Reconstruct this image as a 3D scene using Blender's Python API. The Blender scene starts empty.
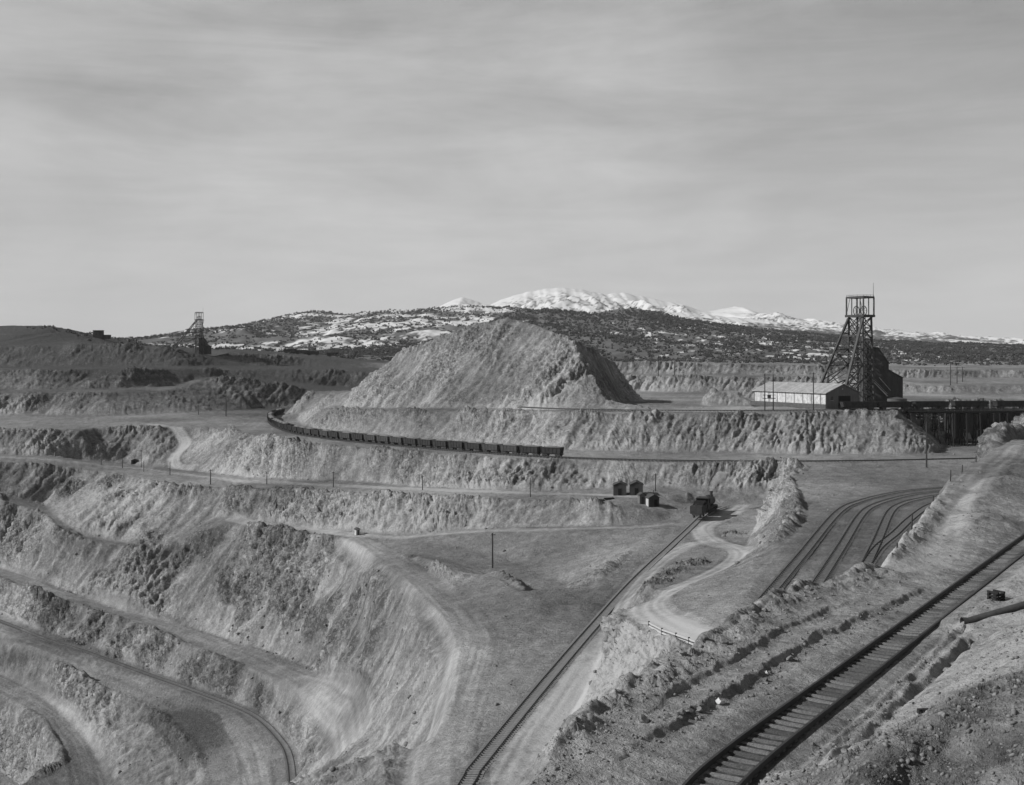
import bpy, bmesh, math, random
import numpy as np
from mathutils import Vector, Matrix
from mathutils.geometry import delaunay_2d_cdt

random.seed(7)
RNG = np.random.default_rng(11)
scene = bpy.context.scene
col = scene.collection

# ------------------------------------------------------------------ camera, sky, sun, exposure
F, HX, HY = 1150.0, 512.0, 355.0          # focal length in pixels, principal point (eye level row)
cam = bpy.data.cameras.new('camera')
cam.sensor_fit = 'HORIZONTAL'
cam.sensor_width = 36.0
cam.lens = 36.0 * F / 1024.0
cam.shift_y = -(392.5 - HY) / 1024.0
cam.clip_start = 0.5
cam.clip_end = 60000.0
camo = bpy.data.objects.new('camera', cam)
camo.rotation_euler = (math.pi / 2, 0, 0)
col.objects.link(camo)
scene.camera = camo

SUN = Vector((-0.83, -0.16, 0.54)).normalized()
elev = math.asin(SUN.z)
azim = math.atan2(SUN.x, SUN.y)
world = bpy.data.worlds.new('World')
scene.world = world
world.use_nodes = True
wn, wl = world.node_tree.nodes, world.node_tree.links
wn.clear()
w_out = wn.new('ShaderNodeOutputWorld')
w_bg = wn.new('ShaderNodeBackground')
w_sky = wn.new('ShaderNodeTexSky')
w_sky.sky_type = 'NISHITA'
w_sky.sun_disc = False
w_sky.sun_elevation = elev
w_sky.sun_rotation = azim
w_sky.altitude = 2000
w_sky.air_density = 1.0
w_sky.dust_density = 1.2
w_bw = wn.new('ShaderNodeRGBToBW')
w_tc = wn.new('ShaderNodeTexCoord')
w_map = wn.new('ShaderNodeMapping')
w_map.inputs['Scale'].default_value = (2.6, 1.2, 6.0)
w_map.inputs['Rotation'].default_value = (0.0, math.radians(24), 0.0)
w_n1 = wn.new('ShaderNodeTexNoise')
w_n1.inputs['Scale'].default_value = 1.35
w_n1.inputs['Detail'].default_value = 9
w_n1.inputs['Roughness'].default_value = 0.56
w_n1.inputs['Distortion'].default_value = 0.35
w_ramp = wn.new('ShaderNodeValToRGB')
w_ramp.color_ramp.elements[0].position = 0.15
w_ramp.color_ramp.elements[0].color = (0, 0, 0, 1)
w_ramp.color_ramp.elements[1].position = 0.72
w_ramp.color_ramp.elements[1].color = (1, 1, 1, 1)
w_mix = wn.new('ShaderNodeMix')            # thin cirrus over a panchromatic sky
w_mix.data_type = 'FLOAT'
w_mul = wn.new('ShaderNodeMath'); w_mul.operation = 'MULTIPLY'
w_cl = wn.new('ShaderNodeMath'); w_cl.operation = 'MULTIPLY'; w_cl.inputs[1].default_value = 0.86
CLOUD = 10.2
wl.new(w_sky.outputs[0], w_bw.inputs[0])
wl.new(w_tc.outputs['Generated'], w_map.inputs[0])
wl.new(w_map.outputs[0], w_n1.inputs['Vector'])
w_map2 = wn.new('ShaderNodeMapping'); w_map2.inputs['Rotation'].default_value = (0, math.radians(-28), 0); w_map2.inputs['Scale'].default_value = (1.6, 1.0, 11.0)
w_n2 = wn.new('ShaderNodeTexNoise'); w_n2.inputs['Scale'].default_value = 2.4; w_n2.inputs['Detail'].default_value = 10; w_n2.inputs['Roughness'].default_value = 0.62; w_n2.inputs['Distortion'].default_value = 0.5
wl.new(w_tc.outputs['Generated'], w_map2.inputs[0]); wl.new(w_map2.outputs[0], w_n2.inputs['Vector'])
w_av = wn.new('ShaderNodeMix'); w_av.data_type = 'FLOAT'; w_av.inputs[0].default_value = 0.45
wl.new(w_n1.outputs['Fac'], w_av.inputs[2]); wl.new(w_n2.outputs['Fac'], w_av.inputs[3]); wl.new(w_av.outputs[0], w_ramp.inputs[0])
wl.new(w_ramp.outputs[0], w_cl.inputs[0])
w_sep = wn.new('ShaderNodeSeparateXYZ'); wl.new(w_tc.outputs['Generated'], w_sep.inputs[0])
w_fade = wn.new('ShaderNodeMapRange'); w_fade.inputs[1].default_value = 0.28; w_fade.inputs[2].default_value = 0.55
w_fade.inputs[3].default_value = 1.0; w_fade.inputs[4].default_value = 0.12   # cloud faded overhead, out of view, to weaken the sky fill
wl.new(w_sep.outputs['Z'], w_fade.inputs[0]); w_rx = wn.new('ShaderNodeMapRange'); w_rx.inputs[1].default_value = 0.12; w_rx.inputs[2].default_value = 0.42; w_rx.inputs[3].default_value = 0.0; w_rx.inputs[4].default_value = 1.0
w_rz = wn.new('ShaderNodeMapRange'); w_rz.inputs[1].default_value = 0.06; w_rz.inputs[2].default_value = 0.24; w_rz.inputs[3].default_value = 0.0; w_rz.inputs[4].default_value = 0.42
w_rm = wn.new('ShaderNodeMath'); w_rm.operation = 'MULTIPLY'; w_r1 = wn.new('ShaderNodeMath'); w_r1.operation = 'SUBTRACT'; w_r1.inputs[0].default_value = 1.0
w_r2 = wn.new('ShaderNodeMath'); w_r2.operation = 'MULTIPLY'        # the veil thins out toward the upper right
wl.new(w_sep.outputs['X'], w_rx.inputs[0]); wl.new(w_sep.outputs['Z'], w_rz.inputs[0]); wl.new(w_rx.outputs[0], w_rm.inputs[0]); wl.new(w_rz.outputs[0], w_rm.inputs[1])
wl.new(w_rm.outputs[0], w_r1.inputs[1]); wl.new(w_r1.outputs[0], w_r2.inputs[0]); wl.new(w_fade.outputs[0], w_r2.inputs[1]); wl.new(w_r2.outputs[0], w_mul.inputs[1]); wl.new(w_cl.outputs[0], w_mul.inputs[0])
wl.new(w_mul.outputs[0], w_mix.inputs[0])
wl.new(w_bw.outputs[0], w_mix.inputs[2])
w_mix.inputs[3].default_value = CLOUD
wl.new(w_mix.outputs[0], w_bg.inputs['Color'])
w_bg.inputs['Strength'].default_value = 0.07
wl.new(w_bg.outputs[0], w_out.inputs[0])

sl = bpy.data.lights.new('sun', 'SUN')
sl.energy = 4.8
sl.angle = math.radians(0.6)
sl.color = (1, 1, 1)
so = bpy.data.objects.new('sun', sl)
so.rotation_euler = SUN.to_track_quat('Z', 'Y').to_euler()
so.location = (-200, 0, 300)
col.objects.link(so)

scene.view_settings.view_transform = 'Standard'
scene.view_settings.look = 'None'
scene.view_settings.gamma = 1.0
scene.view_settings.exposure = 0.0
scene.render.engine = 'CYCLES'

# ------------------------------------------------------------------ helpers
def tag(o, label=None, cat=None, group=None, kind=None):
    if label: o['label'] = label
    if cat: o['category'] = cat
    if group: o['group'] = group
    if kind: o['kind'] = kind
    return o

def thing(name, label, cat, loc=(0, 0, 0), rz=0.0, group=None):
    o = bpy.data.objects.new(name, None)
    o.empty_display_size = 0.5
    o.location = loc
    o.rotation_euler = (0, 0, rz)
    col.objects.link(o)
    return tag(o, label, cat, group)

def copy_tree(o, parent=None):
    c = o.copy()
    col.objects.link(c)
    if parent is not None:
        c.parent = parent
    for ch in list(o.children):
        copy_tree(ch, c)
    return c

def P(px, py, z=None, D=None):
    """pixel measured on the photograph + a known level (or distance) -> world point"""
    if D is None:
        D = F * z / (HY - py)
    elif z is None:
        z = (HY - py) / F * D
    return Vector(((px - HX) / F * D, D, z))

ORD = ['first', 'second', 'third', 'fourth', 'fifth', 'sixth', 'seventh', 'eighth', 'ninth', 'tenth', 'eleventh',
       'twelfth', 'thirteenth', 'fourteenth', 'fifteenth', 'sixteenth', 'seventeenth', 'eighteenth', 'nineteenth',
       'twentieth'] + ['twenty-' + w for w in ('first', 'second', 'third', 'fourth', 'fifth', 'sixth', 'seventh', 'eighth', 'ninth')] + \
      ['thirtieth'] + ['thirty-' + w for w in ('first', 'second', 'third', 'fourth', 'fifth', 'sixth', 'seventh', 'eighth', 'ninth')] + \
      ['fortieth', 'forty-first', 'forty-second', 'forty-third', 'forty-fourth', 'forty-fifth']

class MB:
    def __init__(s):
        s.v = []; s.f = []
    def add(s, vs, fs):
        n = len(s.v)
        s.v += [tuple(v) for v in vs]
        s.f += [tuple(i + n for i in f) for f in fs]
        return s
    def box(s, c, size, rz=0.0, taper=(1, 1)):
        cx, cy, cz = c; a, b, h = size[0] / 2, size[1] / 2, size[2] / 2
        cs, sn = math.cos(rz), math.sin(rz)
        vs = []
        for (dz, tx, ty) in ((-h, 1, 1), (h, taper[0], taper[1])):
            for (sx, sy) in ((-1, -1), (1, -1), (1, 1), (-1, 1)):
                x, y = sx * a * tx, sy * b * ty
                vs.append((cx + x * cs - y * sn, cy + x * sn + y * cs, cz + dz))
        return s.add(vs, [(0, 3, 2, 1), (4, 5, 6, 7), (0, 1, 5, 4), (1, 2, 6, 5), (2, 3, 7, 6), (3, 0, 4, 7)])
    def bar(s, p, q, w, h=None):
        p, q = Vector(p), Vector(q)
        h = h or w
        d = (q - p)
        if d.length < 1e-6: return s
        d.normalize()
        up = Vector((0, 0, 1)) if abs(d.z) < 0.95 else Vector((0, 1, 0))
        u = d.cross(up).normalized(); v = u.cross(d)
        vs = []
        for c in (p, q):
            for (a, b) in ((-1, -1), (1, -1), (1, 1), (-1, 1)):
                vs.append(c + u * a * w / 2 + v * b * h / 2)
        return s.add(vs, [(0, 1, 2, 3), (4, 7, 6, 5), (0, 4, 5, 1), (1, 5, 6, 2), (2, 6, 7, 3), (3, 7, 4, 0)])
    def cyl(s, p, q, r0, r1=None, n=12, caps=True):
        p, q = Vector(p), Vector(q)
        r1 = r0 if r1 is None else r1
        d = (q - p).normalized()
        up = Vector((0, 0, 1)) if abs(d.z) < 0.95 else Vector((0, 1, 0))
        u = d.cross(up).normalized(); v = u.cross(d)
        vs = []
        for c, r in ((p, r0), (q, r1)):
            for k in range(n):
                a = 2 * math.pi * k / n
                vs.append(c + u * r * math.cos(a) + v * r * math.sin(a))
        fs = [(k, k + n, (k + 1) % n + n, (k + 1) % n) for k in range(n)]
        if caps:
            fs += [tuple(range(n)), tuple(range(2 * n - 1, n - 1, -1))]
        return s.add(vs, fs)
    def ring(s, c, axis, R, r, n=24, m=6):
        c = Vector(c); ax = Vector(axis).normalized()
        up = Vector((0, 0, 1)) if abs(ax.z) < 0.9 else Vector((1, 0, 0))
        u = ax.cross(up).normalized(); v = ax.cross(u)
        vs = []
        for i in range(n):
            a = 2 * math.pi * i / n
            rad = u * math.cos(a) + v * math.sin(a)
            for j in range(m):
                b = 2 * math.pi * j / m
                vs.append(c + rad * (R + r * math.cos(b)) + ax * r * math.sin(b))
        fs = [(i * m + j, ((i + 1) % n) * m + j, ((i + 1) % n) * m + (j + 1) % m, i * m + (j + 1) % m) for i in range(n) for j in range(m)]
        return s.add(vs, fs)
    def prism(s, poly, y0, y1):
        """polygon in x,z extruded along y"""
        n = len(poly)
        vs = [(x, y0, z) for x, z in poly] + [(x, y1, z) for x, z in poly]
        fs = [tuple(range(n)), tuple(range(2 * n - 1, n - 1, -1))] + [(k, k + n, (k + 1) % n + n, (k + 1) % n) for k in range(n)]
        return s.add(vs, fs)
    def build(s, name, mat, parent=None, loc=None, smooth=False):
        me = bpy.data.meshes.new(name)
        me.from_pydata(s.v, [], s.f)
        bm = bmesh.new(); bm.from_mesh(me)
        bmesh.ops.recalc_face_normals(bm, faces=bm.faces)
        bm.to_mesh(me); bm.free()
        if smooth:
            me.polygons.foreach_set('use_smooth', [True] * len(me.polygons))
        me.materials.append(mat)
        o = bpy.data.objects.new(name, me)
        col.objects.link(o)
        if parent is not None: o.parent = parent
        if loc is not None: o.location = loc
        return o

def np_mesh(name, verts, faces, mat, attrs=None, smooth=True):
    """verts (N,3), faces (M,k) numpy -> object"""
    me = bpy.data.meshes.new(name)
    N, M, k = len(verts), len(faces), faces.shape[1]
    me.vertices.add(N); me.vertices.foreach_set('co', verts.astype(np.float32).ravel())
    me.loops.add(M * k); me.loops.foreach_set('vertex_index', faces.astype(np.int32).ravel())
    me.polygons.add(M)
    me.polygons.foreach_set('loop_start', np.arange(0, M * k, k, dtype=np.int32))
    if smooth:
        me.polygons.foreach_set('use_smooth', np.ones(M, dtype=bool))
    for an, av in (attrs or {}).items():
        a = me.attributes.new(an, 'FLOAT', 'POINT')
        a.data.foreach_set('value', av.astype(np.float32).ravel())
    me.update(calc_edges=True)
    me.materials.append(mat)
    o = bpy.data.objects.new(name, me)
    col.objects.link(o)
    return o

# ---- materials
def mat_base(name):
    m = bpy.data.materials.new(name)
    m.use_nodes = True
    n, l = m.node_tree.nodes, m.node_tree.links
    b = n['Principled BSDF']
    b.inputs['Specular IOR Level'].default_value = 0.2
    b.inputs['Roughness'].default_value = 0.9
    return m, n, l, b

def grey(name, lo, hi, scale=2.0, rough=0.85, bump=0.0, spec=0.2, stretch=(1, 1, 1), metallic=0.0, detail=5):
    m, n, l, b = mat_base(name)
    tc = n.new('ShaderNodeTexCoord'); mp = n.new('ShaderNodeMapping')
    mp.inputs['Scale'].default_value = stretch
    nz = n.new('ShaderNodeTexNoise'); nz.inputs['Scale'].default_value = scale; nz.inputs['Detail'].default_value = detail
    nz.inputs['Roughness'].default_value = 0.65
    rp = n.new('ShaderNodeValToRGB')
    rp.color_ramp.elements[0].position = 0.3; rp.color_ramp.elements[1].position = 0.7
    rp.color_ramp.elements[0].color = (lo, lo, lo, 1); rp.color_ramp.elements[1].color = (hi, hi, hi, 1)
    l.new(tc.outputs['Object'], mp.inputs[0]); l.new(mp.outputs[0], nz.inputs['Vector'])
    l.new(nz.outputs['Fac'], rp.inputs[0]); l.new(rp.outputs[0], b.inputs['Base Color'])
    b.inputs['Roughness'].default_value = rough
    b.inputs['Specular IOR Level'].default_value = spec
    b.inputs['Metallic'].default_value = metallic
    if bump:
        bp = n.new('ShaderNodeBump'); bp.inputs['Strength'].default_value = bump; bp.inputs['Distance'].default_value = 0.05
        l.new(nz.outputs['Fac'], bp.inputs['Height']); l.new(bp.outputs[0], b.inputs['Normal'])
    return m

M = {}
M['steel'] = grey('dark_steel', 0.022, 0.045, 1.5, 0.6, 0, 0.4)
M['rail'] = grey('rusty_rail_steel', 0.02, 0.045, 3.0, 0.55, 0, 0.4)
M['tie'] = grey('weathered_tie_wood', 0.08, 0.22, 3.0, 0.9, 0.6, 0.1, (1.2, 6, 6))
_n, _l = M['tie'].node_tree.nodes, M['tie'].node_tree.links      # no two ties weather alike
_oi = _n.new('ShaderNodeObjectInfo'); _vm = _n.new('ShaderNodeVectorMath'); _sc = _n.new('ShaderNodeMath'); _sc.operation = 'MULTIPLY'; _sc.inputs[1].default_value = 37.0
_mp = next(k for k in _n if k.type == 'MAPPING'); _rp = next(k for k in _n if k.type == 'VALTORGB'); _hs = _n.new('ShaderNodeHueSaturation')
_l.new(_oi.outputs['Random'], _sc.inputs[0]); _l.new(_sc.outputs[0], _mp.inputs['Location'])
_mr = _n.new('ShaderNodeMapRange'); _mr.inputs[3].default_value = 0.55; _mr.inputs[4].default_value = 1.3
_l.new(_oi.outputs['Random'], _mr.inputs[0]); _l.new(_mr.outputs[0], _hs.inputs['Value']); _l.new(_rp.outputs[0], _hs.inputs['Color']); _l.new(_hs.outputs[0], _n['Principled BSDF'].inputs['Base Color'])
M['tie_dark'] = grey('dusty_tie_wood', 0.09, 0.17, 2.0, 0.9, 0.2, 0.1)
M['tie_mid'] = grey('grey_tie_wood', 0.16, 0.27, 2.0, 0.9, 0.2, 0.1)
M['timber'] = grey('creosoted_timber', 0.015, 0.04, 1.2, 0.9, 0.2, 0.1, (3, 3, 0.6))
M['pole'] = grey('pole_wood', 0.03, 0.07, 2.0, 0.9, 0.2, 0.1, (6, 6, 0.5))
M['lightwood'] = grey('bleached_wood', 0.3, 0.5, 2.0, 0.9, 0.2, 0.1, (1, 6, 6))
M['white'] = grey('whitewashed_wall', 0.45, 0.66, 0.7, 0.8, 0.1)
M['roof'] = grey('galvanised_roof', 0.34, 0.47, 0.4, 0.6, 0.1, 0.4)
def seams(m, step, drk):
    n, l = m.node_tree.nodes, m.node_tree.links
    ps = math.radians(60)
    tc = n.new('ShaderNodeTexCoord'); dp = n.new('ShaderNodeVectorMath'); dp.operation = 'DOT_PRODUCT'; dp.inputs[1].default_value = (-math.cos(ps) / step, math.sin(ps) / step, 0)
    fr = n.new('ShaderNodeMath'); fr.operation = 'FRACT'; gt = n.new('ShaderNodeMath'); gt.operation = 'GREATER_THAN'; gt.inputs[1].default_value = .86
    nz = n.new('ShaderNodeTexNoise'); nz.inputs['Scale'].default_value = .9; nz.inputs['Detail'].default_value = 7; nz.inputs['Roughness'].default_value = .75
    l.new(tc.outputs['Object'], dp.inputs[0]); l.new(dp.outputs['Value'], fr.inputs[0]); l.new(fr.outputs[0], gt.inputs[0])
    fl = n.new('ShaderNodeMath'); fl.operation = 'FLOOR'; l.new(dp.outputs['Value'], fl.inputs[0])
    wnz = n.new('ShaderNodeTexWhiteNoise'); wnz.noise_dimensions = '1D'; l.new(fl.outputs[0], wnz.inputs['W'])
    a = n.new('ShaderNodeMath'); a.operation = 'MULTIPLY_ADD'; a.inputs[1].default_value = -drk; a.inputs[2].default_value = 1.0; l.new(gt.outputs[0], a.inputs[0])
    b = n.new('ShaderNodeMath'); b.operation = 'MULTIPLY_ADD'; b.inputs[1].default_value = .22; b.inputs[2].default_value = .8; l.new(wnz.outputs[0], b.inputs[0])
    c = n.new('ShaderNodeMath'); c.operation = 'MULTIPLY'; l.new(a.outputs[0], c.inputs[0]); l.new(b.outputs[0], c.inputs[1])
    e = n.new('ShaderNodeMapRange'); e.inputs[1].default_value = .35; e.inputs[2].default_value = .6; e.inputs[3].default_value = .6; e.inputs[4].default_value = 1.05; l.new(nz.outputs['Fac'], e.inputs[0]); l.new(tc.outputs['Object'], nz.inputs['Vector'])
    f = n.new('ShaderNodeMath'); f.operation = 'MULTIPLY'; l.new(c.outputs[0], f.inputs[0]); l.new(e.outputs[0], f.inputs[1])
    hs = n.new('ShaderNodeHueSaturation'); rp = next(k for k in n if k.type == 'VALTORGB')
    l.new(f.outputs[0], hs.inputs['Value']); l.new(rp.outputs[0], hs.inputs['Color']); l.new(hs.outputs[0], n['Principled BSDF'].inputs['Base Color'])
seams(M['roof'], 1.1, .3); seams(M['white'], 1.6, .2)
M['roof_dark'] = grey('tar_paper_roof', 0.04, 0.08, 1.0, 0.9, 0.1)
M['siding'] = grey('dark_iron_siding', 0.028, 0.055, 0.5, 0.75, 0.1, 0.3, (2, 2, 0.3))
M['grey_wall'] = grey('grey_board_wall', 0.09, 0.15, 0.8, 0.9, 0.1, 0.2, (3, 3, 0.3))
M['plinth'] = grey('dark_plinth', 0.06, 0.11, 1.0, 0.9)
M['void'] = grey('dark_interior', 0.008, 0.015, 1.0, 1.0)
M['glass'] = grey('dusty_glass', 0.02, 0.04, 1.0, 0.25, 0, 0.5)
M['car'] = grey('rusty_car_steel', 0.018, 0.04, 1.2, 0.75, 0.1, 0.3)
M['car_pale'] = grey('dusty_car_steel', 0.035, 0.07, 1.2, 0.8, 0.1, 0.3)
M['ore'] = grey('ore_load', 0.1, 0.2, 2.5, 1.0, 0.8)
M['concrete'] = grey('concrete', 0.28, 0.4, 1.2, 0.9, 0.2)
M['pipe'] = grey('rusted_pipe', 0.03, 0.07, 3.0, 0.6, 0.3, 0.35)
M['rock'] = grey('broken_rock', 0.1, 0.24, 1.6, 0.95, 0.8)
M['rock_pale'] = grey('pale_rock', 0.4, 0.6, 2.0, 0.95, 0.6)
M['foliage'] = grey('pinyon_foliage', 0.03, 0.075, 0.05, 1.0)
M['grass'] = grey('dry_grass', 0.045, 0.13, 1.2, 1.0)
M['bark'] = grey('bark', 0.04, 0.08, 3, 1.0)

# ------------------------------------------------------------------ numpy noise
_perm = RNG.permutation(256).astype(np.int32)
_perm = np.concatenate([_perm, _perm, _perm])
_g = RNG.normal(size=(256, 3)); _g /= np.linalg.norm(_g, axis=1)[:, None]
_g = _g.astype(np.float32)

def noise(x, y, z):
    """gradient noise, about -0.7..0.7"""
    x = np.asarray(x, dtype=np.float32); y = np.broadcast_to(np.asarray(y, np.float32), x.shape); z = np.broadcast_to(np.asarray(z, np.float32), x.shape)
    xi = np.floor(x).astype(np.int32); yi = np.floor(y).astype(np.int32); zi = np.floor(z).astype(np.int32)
    xf = x - xi; yf = y - yi; zf = z - zi
    u = xf * xf * xf * (xf * (xf * 6 - 15) + 10); v = yf * yf * yf * (yf * (yf * 6 - 15) + 10); w = zf * zf * zf * (zf * (zf * 6 - 15) + 10)
    xi &= 255; yi &= 255; zi &= 255
    def gr(a, b, c):
        h = _perm[_perm[_perm[(xi + a) & 255] + ((yi + b) & 255)] + ((zi + c) & 255)]
        g = _g[h]
        return g[..., 0] * (xf - a) + g[..., 1] * (yf - b) + g[..., 2] * (zf - c)
    def lp(a, b, t): return a + t * (b - a)
    x00 = lp(gr(0, 0, 0), gr(1, 0, 0), u); x10 = lp(gr(0, 1, 0), gr(1, 1, 0), u)
    x01 = lp(gr(0, 0, 1), gr(1, 0, 1), u); x11 = lp(gr(0, 1, 1), gr(1, 1, 1), u)
    return lp(lp(x00, x10, v), lp(x01, x11, v), w)

def fbm(x, y, z, oct=4, gain=0.5, lac=2.03):
    a, s, t = 1.0, 0.0, 0.0
    for k in range(oct):
        s = s + a * noise(x + 17.3 * k, y - 9.1 * k, z + 5.7 * k)
        t += a; a *= gain; x = x * lac; y = y * lac; z = z * lac
    return s / t

def ridged(x, y, z, oct=3, gain=0.5):
    a, s, t = 1.0, 0.0, 0.0
    for k in range(oct):
        s = s + a * (1 - np.abs(noise(x + 31.7 * k, y + 3.3 * k, z - 8.9 * k)) * 2.4)
        t += a; a *= gain; x = x * 2.1; y = y * 2.1; z = z * 2.1
    return s / t

def cells(x, y, z):
    """cellular noise: distance between the two nearest feature points, and a random value per cell"""
    xi = np.floor(x).astype(np.int32); yi = np.floor(y).astype(np.int32); zi = np.floor(z).astype(np.int32)
    f1 = np.full(x.shape, 9.0, np.float32); f2 = f1.copy(); cid = np.zeros(x.shape, np.float32)
    for a in (-1, 0, 1):
        for b in (-1, 0, 1):
            for c in (-1, 0, 1):
                h = _perm[_perm[_perm[(xi + a) & 255] + ((yi + b) & 255)] + ((zi + c) & 255)]
                g = _g[h]
                d = (xi + a + .5 + g[..., 0] * .6 - x) ** 2 + (yi + b + .5 + g[..., 1] * .6 - y) ** 2 + (zi + c + .5 + g[..., 2] * .6 - z) ** 2
                m = d < f1
                f2 = np.where(m, f1, np.minimum(f2, d)); cid = np.where(m, h / 255.0, cid); f1 = np.where(m, d, f1)
    return np.sqrt(f1), np.sqrt(f2), cid

def sstep(a, b, x):
    t = np.clip((x - a) / (b - a), 0, 1)
    return t * t * (3 - 2 * t)

# ------------------------------------------------------------------ the lie of the land: measured break lines
# entries: (px, py, z)  or  (px, py, None, distance)
L = {}
L['pit_floor'] = [(-160, 720, -118), (10, 770, -119), (40, 800, -120)]
L['g_out'] = [(-160, 632, -98), (-40, 672, -99.5), (42, 718, -101), (62, 752, -104), (72, 800, -107)]
L['g_in'] = [(-160, 612, -97), (-40, 650, -98.5), (42, 694, -100), (70, 722, -103), (95, 752, -106), (112, 800, -107.5)]
L['f_low'] = [(-160, 592, -88.5), (-40, 625, -90), (42, 658, -91.5), (100, 686, -94), (133, 699, -95.5), (167, 716, -96), (190, 738, -96), (202, 756, -96), (214, 800, -96)]
L['f_out'] = [(-160, 585, -87), (-40, 615, -88.5), (42, 651, -90), (90, 671, -92.4), (124, 682, -94), (180, 701, -94.5), (213, 717, -94.5), (240, 742, -94), (250, 762, -94), (260, 800, -94)]
L['f_in'] = [(-160, 566, -86), (-40, 594, -87.6), (42, 628, -89), (90, 646, -91.4), (124, 659, -93), (170, 677, -93.6), (217, 692, -93.6), (262, 710, -93.3), (290, 734, -93), (300, 754, -93), (306, 800, -93)]
L['e_out'] = [(-160, 543, -77), (-40, 566, -78), (42, 594, -79.5), (92, 609, -82.5), (133, 621, -84.7), (174, 637, -86.2), (214, 656, -86.2), (255, 671, -85.2), (292, 687, -83.8), (311, 705, -82.8), (325, 730, -81.5), (328, 760, -80.5), (328, 800, -80)]
L['e_in'] = [(-160, 530, -76.5), (-40, 555, -77.5), (42, 580, -79), (77, 594, -81.5), (124, 611, -84), (161, 619, -85.6), (205, 631, -85.8), (249, 645, -85), (280, 654, -84), (311, 666, -83), (345, 690, -76), (365, 712, -69), (385, 738, -63), (394, 760, -60), (404, 800, -57)]
L['k_out'] = [(-160, 482, -48), (-40, 492, -51.2), (42, 511, -58.6), (60, 529, -61.5), (85, 541, -64.6), (118, 547, -66.2), (140, 551, -66.4), (165, 547, -65), (195, 535, -61)]
L['k_in'] = [(-160, 478, -47.5), (-40, 487, -50.7), (42, 504, -58), (62, 522, -61), (85, 535, -64.2), (120, 541, -65.8), (140, 546, -66), (165, 541, -64.4), (192, 529, -60.4)]
L['c_in'] = [(212, 518, -57.2), (225, 516, -56.2), (262, 520, -54.6), (300, 526, -54.8), (345, 530, -53.3), (400, 534, -52.2), (440, 531, -51), (500, 528, -48.8), (560, 526, -46.5), (610, 525, -45), (650, 523, -44), (668, 519, -43.9)]
L['c_out'] = [(214, 524, -57.8), (225, 523, -56.8), (262, 528, -55.2), (300, 533, -55.2), (345, 538, -53.8), (362, 546, -52.9), (381, 563, -51.6), (415, 589, -49.5), (434, 607, -48), (450, 628, -46.6), (457, 652, -45.3), (453, 690, -45), (444, 715, -45), (436, 735, -45), (431, 757, -45), (428, 800, -45)]
L['ramp_right'] = [(402, 546, -52), (440, 583, -49.5), (477, 614, -46.8), (495, 633, -45.2), (522, 628, -44.6), (547, 617, -44.3)]
L['spoil'] = [(412, 553, -50.4), (440, 563, -48.3), (465, 572, -47.0), (496, 577, -46.0), (520, 591, -45), (538, 605, -44.4)]
L['floor_near'] = [(430, 553, -51.6), (480, 571, -51), (520, 586, -50.4), (548, 599, -48.6)]
L['floor_far'] = [(420, 542, -52), (460, 547, -51.8), (500, 556, -51.5), (530, 568, -51), (556, 580, -50.3), (575, 588, -48.4)]
L['basin_rim'] = [(560, 533, -46.2), (600, 532, -45), (640, 536, -44.4), (632, 552, -44.3), (612, 572, -44.2), (590, 592, -44.2), (570, 608, -44.2)]
L['c_road_low'] = [(400, 541, -52.2), (440, 537, -51), (500, 534, -48.9), (540, 533, -47.2)]
L['b_out'] = [(-160, 463, -42), (-40, 461, -42), (42, 464, -43.4), (100, 471, -46.6), (150, 478, -47.8), (178, 488, -48.8), (215, 487, -48.5), (260, 491, -46.6), (300, 492, -45.4), (360, 494, -43.7), (420, 497, -43), (480, 498, -42), (540, 500, -41.4), (600, 503, -40.5), (640, 508, -41), (672, 513, -42.6)]
L['b_in'] = [(-160, 455, -41.5), (-40, 453, -41.5), (42, 455, -42.8), (124, 464, -47.4), (170, 468, -48.2), (217, 474, -48.1), (267, 477, -45.9), (300, 479, -44.8), (350, 480, -43.2), (420, 486, -42.5), (500, 489, -41.4), (560, 490, -40.9), (610, 488, -40), (660, 486, -39.3), (720, 487, -39), (770, 487, -38.9)]
L['a_out'] = [(-160, 430, -32.7), (-40, 429, -32.7), (42, 430, -32.7), (80, 430, -32.7), (105, 427, -32.7), (160, 427, -32.7), (190, 426, -32.7), (230, 428, -32.7), (256, 436, -32.7), (290, 443, -32.7), (330, 446, -32.7), (360, 448, -32.7), (400, 452, -32.7), (460, 456, -32.7), (516, 459, -32.7), (562, 460, -32.7), (650, 462, -32.7), (720, 463, -32.7), (750, 464, -32.7), (780, 465, -32.7)]
L['a_in'] = [(600, 451, -32.4), (562, 450, -32.4), (516, 446, -32.4), (440, 441, -32.4), (380, 436, -32.4), (330, 431, -32.4), (303, 425, -32.4), (297, 419, -32.4)]
L['a_in2'] = [(600, 451, -32.4), (625, 451.5, -32.4), (675, 452, -32.4), (750, 453, -32.4), (800, 455, -32.4), (850, 454, -32.4), (900, 455, -32.4), (930, 457, -32.4), (941, 449, -32.4), (950, 441, -32.4), (1000, 438, -32.4), (1060, 436, -32.4), (1190, 434, -32.4)]
L['u_foot'] = [(-160, 416, -32), (-40, 415, -32), (42, 415, -32), (105, 416, -32), (180, 413, -32), (230, 410.5, -32), (262, 408.5, -32), (300, 407.5, -32), (325, 408, -32)]
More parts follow.
